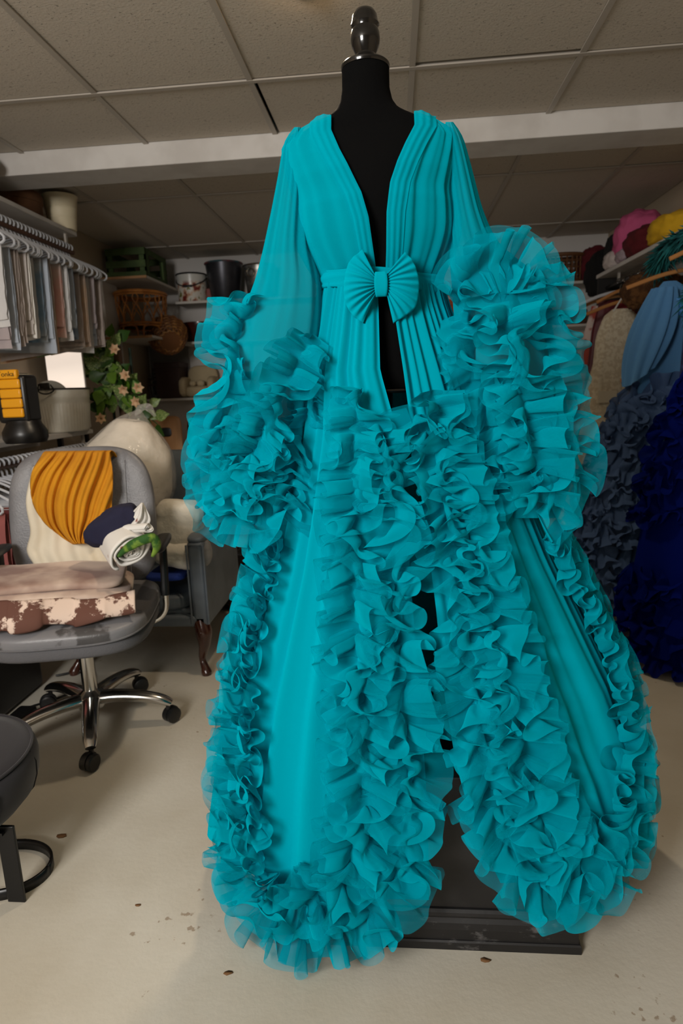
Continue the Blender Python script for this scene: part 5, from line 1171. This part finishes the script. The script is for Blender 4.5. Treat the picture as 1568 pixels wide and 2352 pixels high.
# light blue one-shoulder tulle gown
LB = srgb(104, 158, 206)
M_lb = tulle('light_blue_tulle', LB, .88, 1, .2)
lb_ = hanging('light_blue_gown', 'light blue one-shoulder tulle gown with bell sleeve on the rail', 3.25, [(1.64, .03, .02, -.14, 0), (1.58, .10, .06, -.12, 0), (1.46, .145, .085, -.10, 0), (1.34, .12, .075, -.10, 0), (1.05, .19, .13, -.12, 0), (.80, .25, .16, -.14, 0)], M_lb, seed=11, pl=.06, ks=(7, 12, 17), hang_m=M_hw)
P = []
for k in np.linspace(0, 1, 24):
    z = 1.60-.40*k; w = .035+.062*math.sin(math.pi*min(1, k*.75+.08)); P.append([(RRX-.20-.10*k+w*math.cos(a)*(1+.13*math.sin(9*a+k*2)), 3.16-.02*k+w*.8*math.sin(a)*(1+.13*math.sin(9*a+k*2)), z+.05*math.cos(a)*k) for a in np.arange(72)/72*2*np.pi])
grid_obj('bell_sleeve', np.array(P), M_lb, lb_, False, True)
P = []
for k in np.linspace(0, 1, 20):
    P.append([(RRX-.20+.36*t-.02, 3.16-.055*math.sin(math.pi*t)-.012*math.sin(k*11), 1.49+.10*(1-t)*.9-.075*k-.02*math.sin(math.pi*t)) for t in np.linspace(0, 1, 30)])
grid_obj('bodice_sash', np.array(P), mat('sky_blue_satin', srgb(70, 138, 206), .6), lb_, solid=.004)
# teal feather boa across the rail
fe = thing('feather_boa', 'teal feather boa draped over the rail above the light blue gown', 'boa', (RRX-.05, 3.05, 1.55))
M_fe = mat('teal_feather', srgb(20, 104, 104), .9, col2=srgb(12, 74, 76), nscale=20)
bp_ = spline([(RRX-.16, 3.38, 1.74), (RRX-.17, 3.2, 1.80), (RRX-.14, 3.0, 1.82), (RRX-.12, 2.85, 1.80), (RRX-.16, 2.85, 1.65), (RRX-.18, 2.9, 1.52)], 60)
MB().tube(bp_, .02, 8).build('boa_core', M_fe, fe)
rq = np.random.RandomState(5); V, Fq = [], []
for k in range(1500):
    p = bp_[rq.randint(60)]; d = rq.normal(size=3); d /= np.linalg.norm(d); d[2] -= .35; s_ = np.cross(d, rq.normal(size=3)); s_ /= np.linalg.norm(s_)+1e-9; l = rq.uniform(.05, .10); w = .006; k0 = len(V)
    V += [p, p+d*l*.5+s_*w, p+d*l+np.array([0, 0, -.01]), p+d*l*.5-s_*w]; Fq.append((k0, k0+1, k0+2, k0+3))
fo = link_mesh('feather_barbs', V, np.array(Fq), M_fe, fe); tag(fo, kind='stuff')
# ruffled gowns
def lowtile(t): return t[::2, ::2]
LT = [lowtile(t) for t in TILES]
def ruffled(name, label, y, rings, m, rows, x=RRX, seed=0, hw=.06, cat='dress', vert=()):
    t = hanging(name, label, y, rings, m, x=x, seed=seed, pl=.05, hang_m=M_hw, cat=cat)
    R_ = np.array(rings, float); o = np.argsort(R_[:, 0])
    def ring(z): return [np.interp(z, R_[o, 0], R_[o, k]) for k in (1, 2, 3, 4)]
    for i, z in enumerate(rows):
        w, d, sx, sy = ring(z); n = 60; a = np.linspace(math.pi*.82, math.pi*1.98, n)
        zz_ = z+.03*np.sin(a*3+i)
        path = np.stack([x+sx+w*np.cos(a), y+sy+d*np.sin(a), zz_], 1); nr = np.stack([np.cos(a)/max(w, .05), np.sin(a)/max(d, .05), np.full(n, 2.0)], 1); nr /= np.linalg.norm(nr, axis=1, keepdims=True)
        band('ruffle_tier', path, nr, hw, m, t, LT[i % 4], s0=.13*i)
    return t
M_slate = tulle('slate_blue_tulle', srgb(84, 108, 150), .9, 1, .15)
ruffled('slate_ruffle_gown', 'slate blue gown of ruffled tulle tiers under the light blue gown', 3.27, [(1.20, .10, .08, -.14, -.02), (1.0, .20, .15, -.17, -.02), (.7, .27, .2, -.21, -.02), (.4, .33, .24, -.23, -.02), (.12, .36, .26, -.24, -.02)], M_slate, [1.12, 1.03, .94, .85, .76, .67, .58, .49, .40, .31, .22, .14], seed=21, hw=.075)
M_royal = tulle('royal_blue_tulle', srgb(10, 24, 104), .92, 1, .15)
ruffled('royal_ruffle_gown', 'huge royal blue ruffled tulle gown hanging to the floor', 2.62, [(1.60, .06, .04, .04, 0), (1.44, .13, .09, .03, 0), (1.30, .18, .13, -.02, 0), (1.10, .25, .18, -.07, 0), (.8, .31, .22, -.10, 0), (.4, .36, .28, -.10, 0), (.03, .38, .30, -.08, 0)], M_royal, [1.33, 1.25, 1.18, 1.13, 1.04, .95, .86, .77, .66, .34, .25, .16, .08], seed=23, hw=.085)
# navy lace gown further up the rail
hanging('navy_lace_gown', 'dusky navy lace gown between the feather boa and the royal gown', 3.00, [(1.72, .06, .02, -.05, 0), (1.58, .13, .035, -.04, 0), (1.40, .13, .035, -.04, 0), (1.0, .16, .035, -.02, 0), (.5, .18, .035, 0, 0)], mat('navy_lace', srgb(46, 58, 104), .9, col2=srgb(28, 36, 72), nscale=40, ncon=(.45, .55)), seed=31, hang_m=M_hw)
hanging('grey_tulle_gown', 'pale grey-blue tulle gown hanging behind the royal gown', 2.91, [(1.70, .05, .02, .06, 0), (1.54, .13, .03, .05, 0), (1.30, .12, .03, .05, 0), (.6, .18, .03, .05, 0)], tulle('pale_grey_tulle', srgb(150, 158, 176), .9, 1, .2), seed=33, hang_m=M_hw)

# ================================================================== BITS OF DEBRIS ON THE FLOOR
M_scrap = mat('dry_brown_leaf', srgb(112, 78, 44), .8)
for k, (u, v, s_, lb) in enumerate([(141, 1921, .011, 'dry brown leaf scrap on the floor beside the velvet stool'), (316, 2080, .006, 'small brown crumb on the floor in front of the gown hem'), (1115, 2206, .009, 'brown scrap on the floor against the black box moulding'), (525, 2235, .007, 'brown leaf crumb on the floor below the gown hem')]):
    p = at_z(u, v, 0); r_ = np.random.RandomState(k); a = np.linspace(0, 2*np.pi, 8)[:-1]; R2 = s_*(.6+.6*r_.rand(7))
    top = [(p[0]+R2[i]*math.cos(a[i])*1.5, p[1]+R2[i]*math.sin(a[i])*.8, .001+.0025*r_.rand()) for i in range(7)]
    bot = [(x, y, 0.0002) for x, y, z in top]
    tag(link_mesh('leaf_scrap', top+bot, [tuple(range(7)), tuple(range(13, 6, -1))]+[(i, i+7, (i+1) % 7+7, (i+1) % 7) for i in range(7)], M_scrap, off=tuple(p)), lb, 'debris')
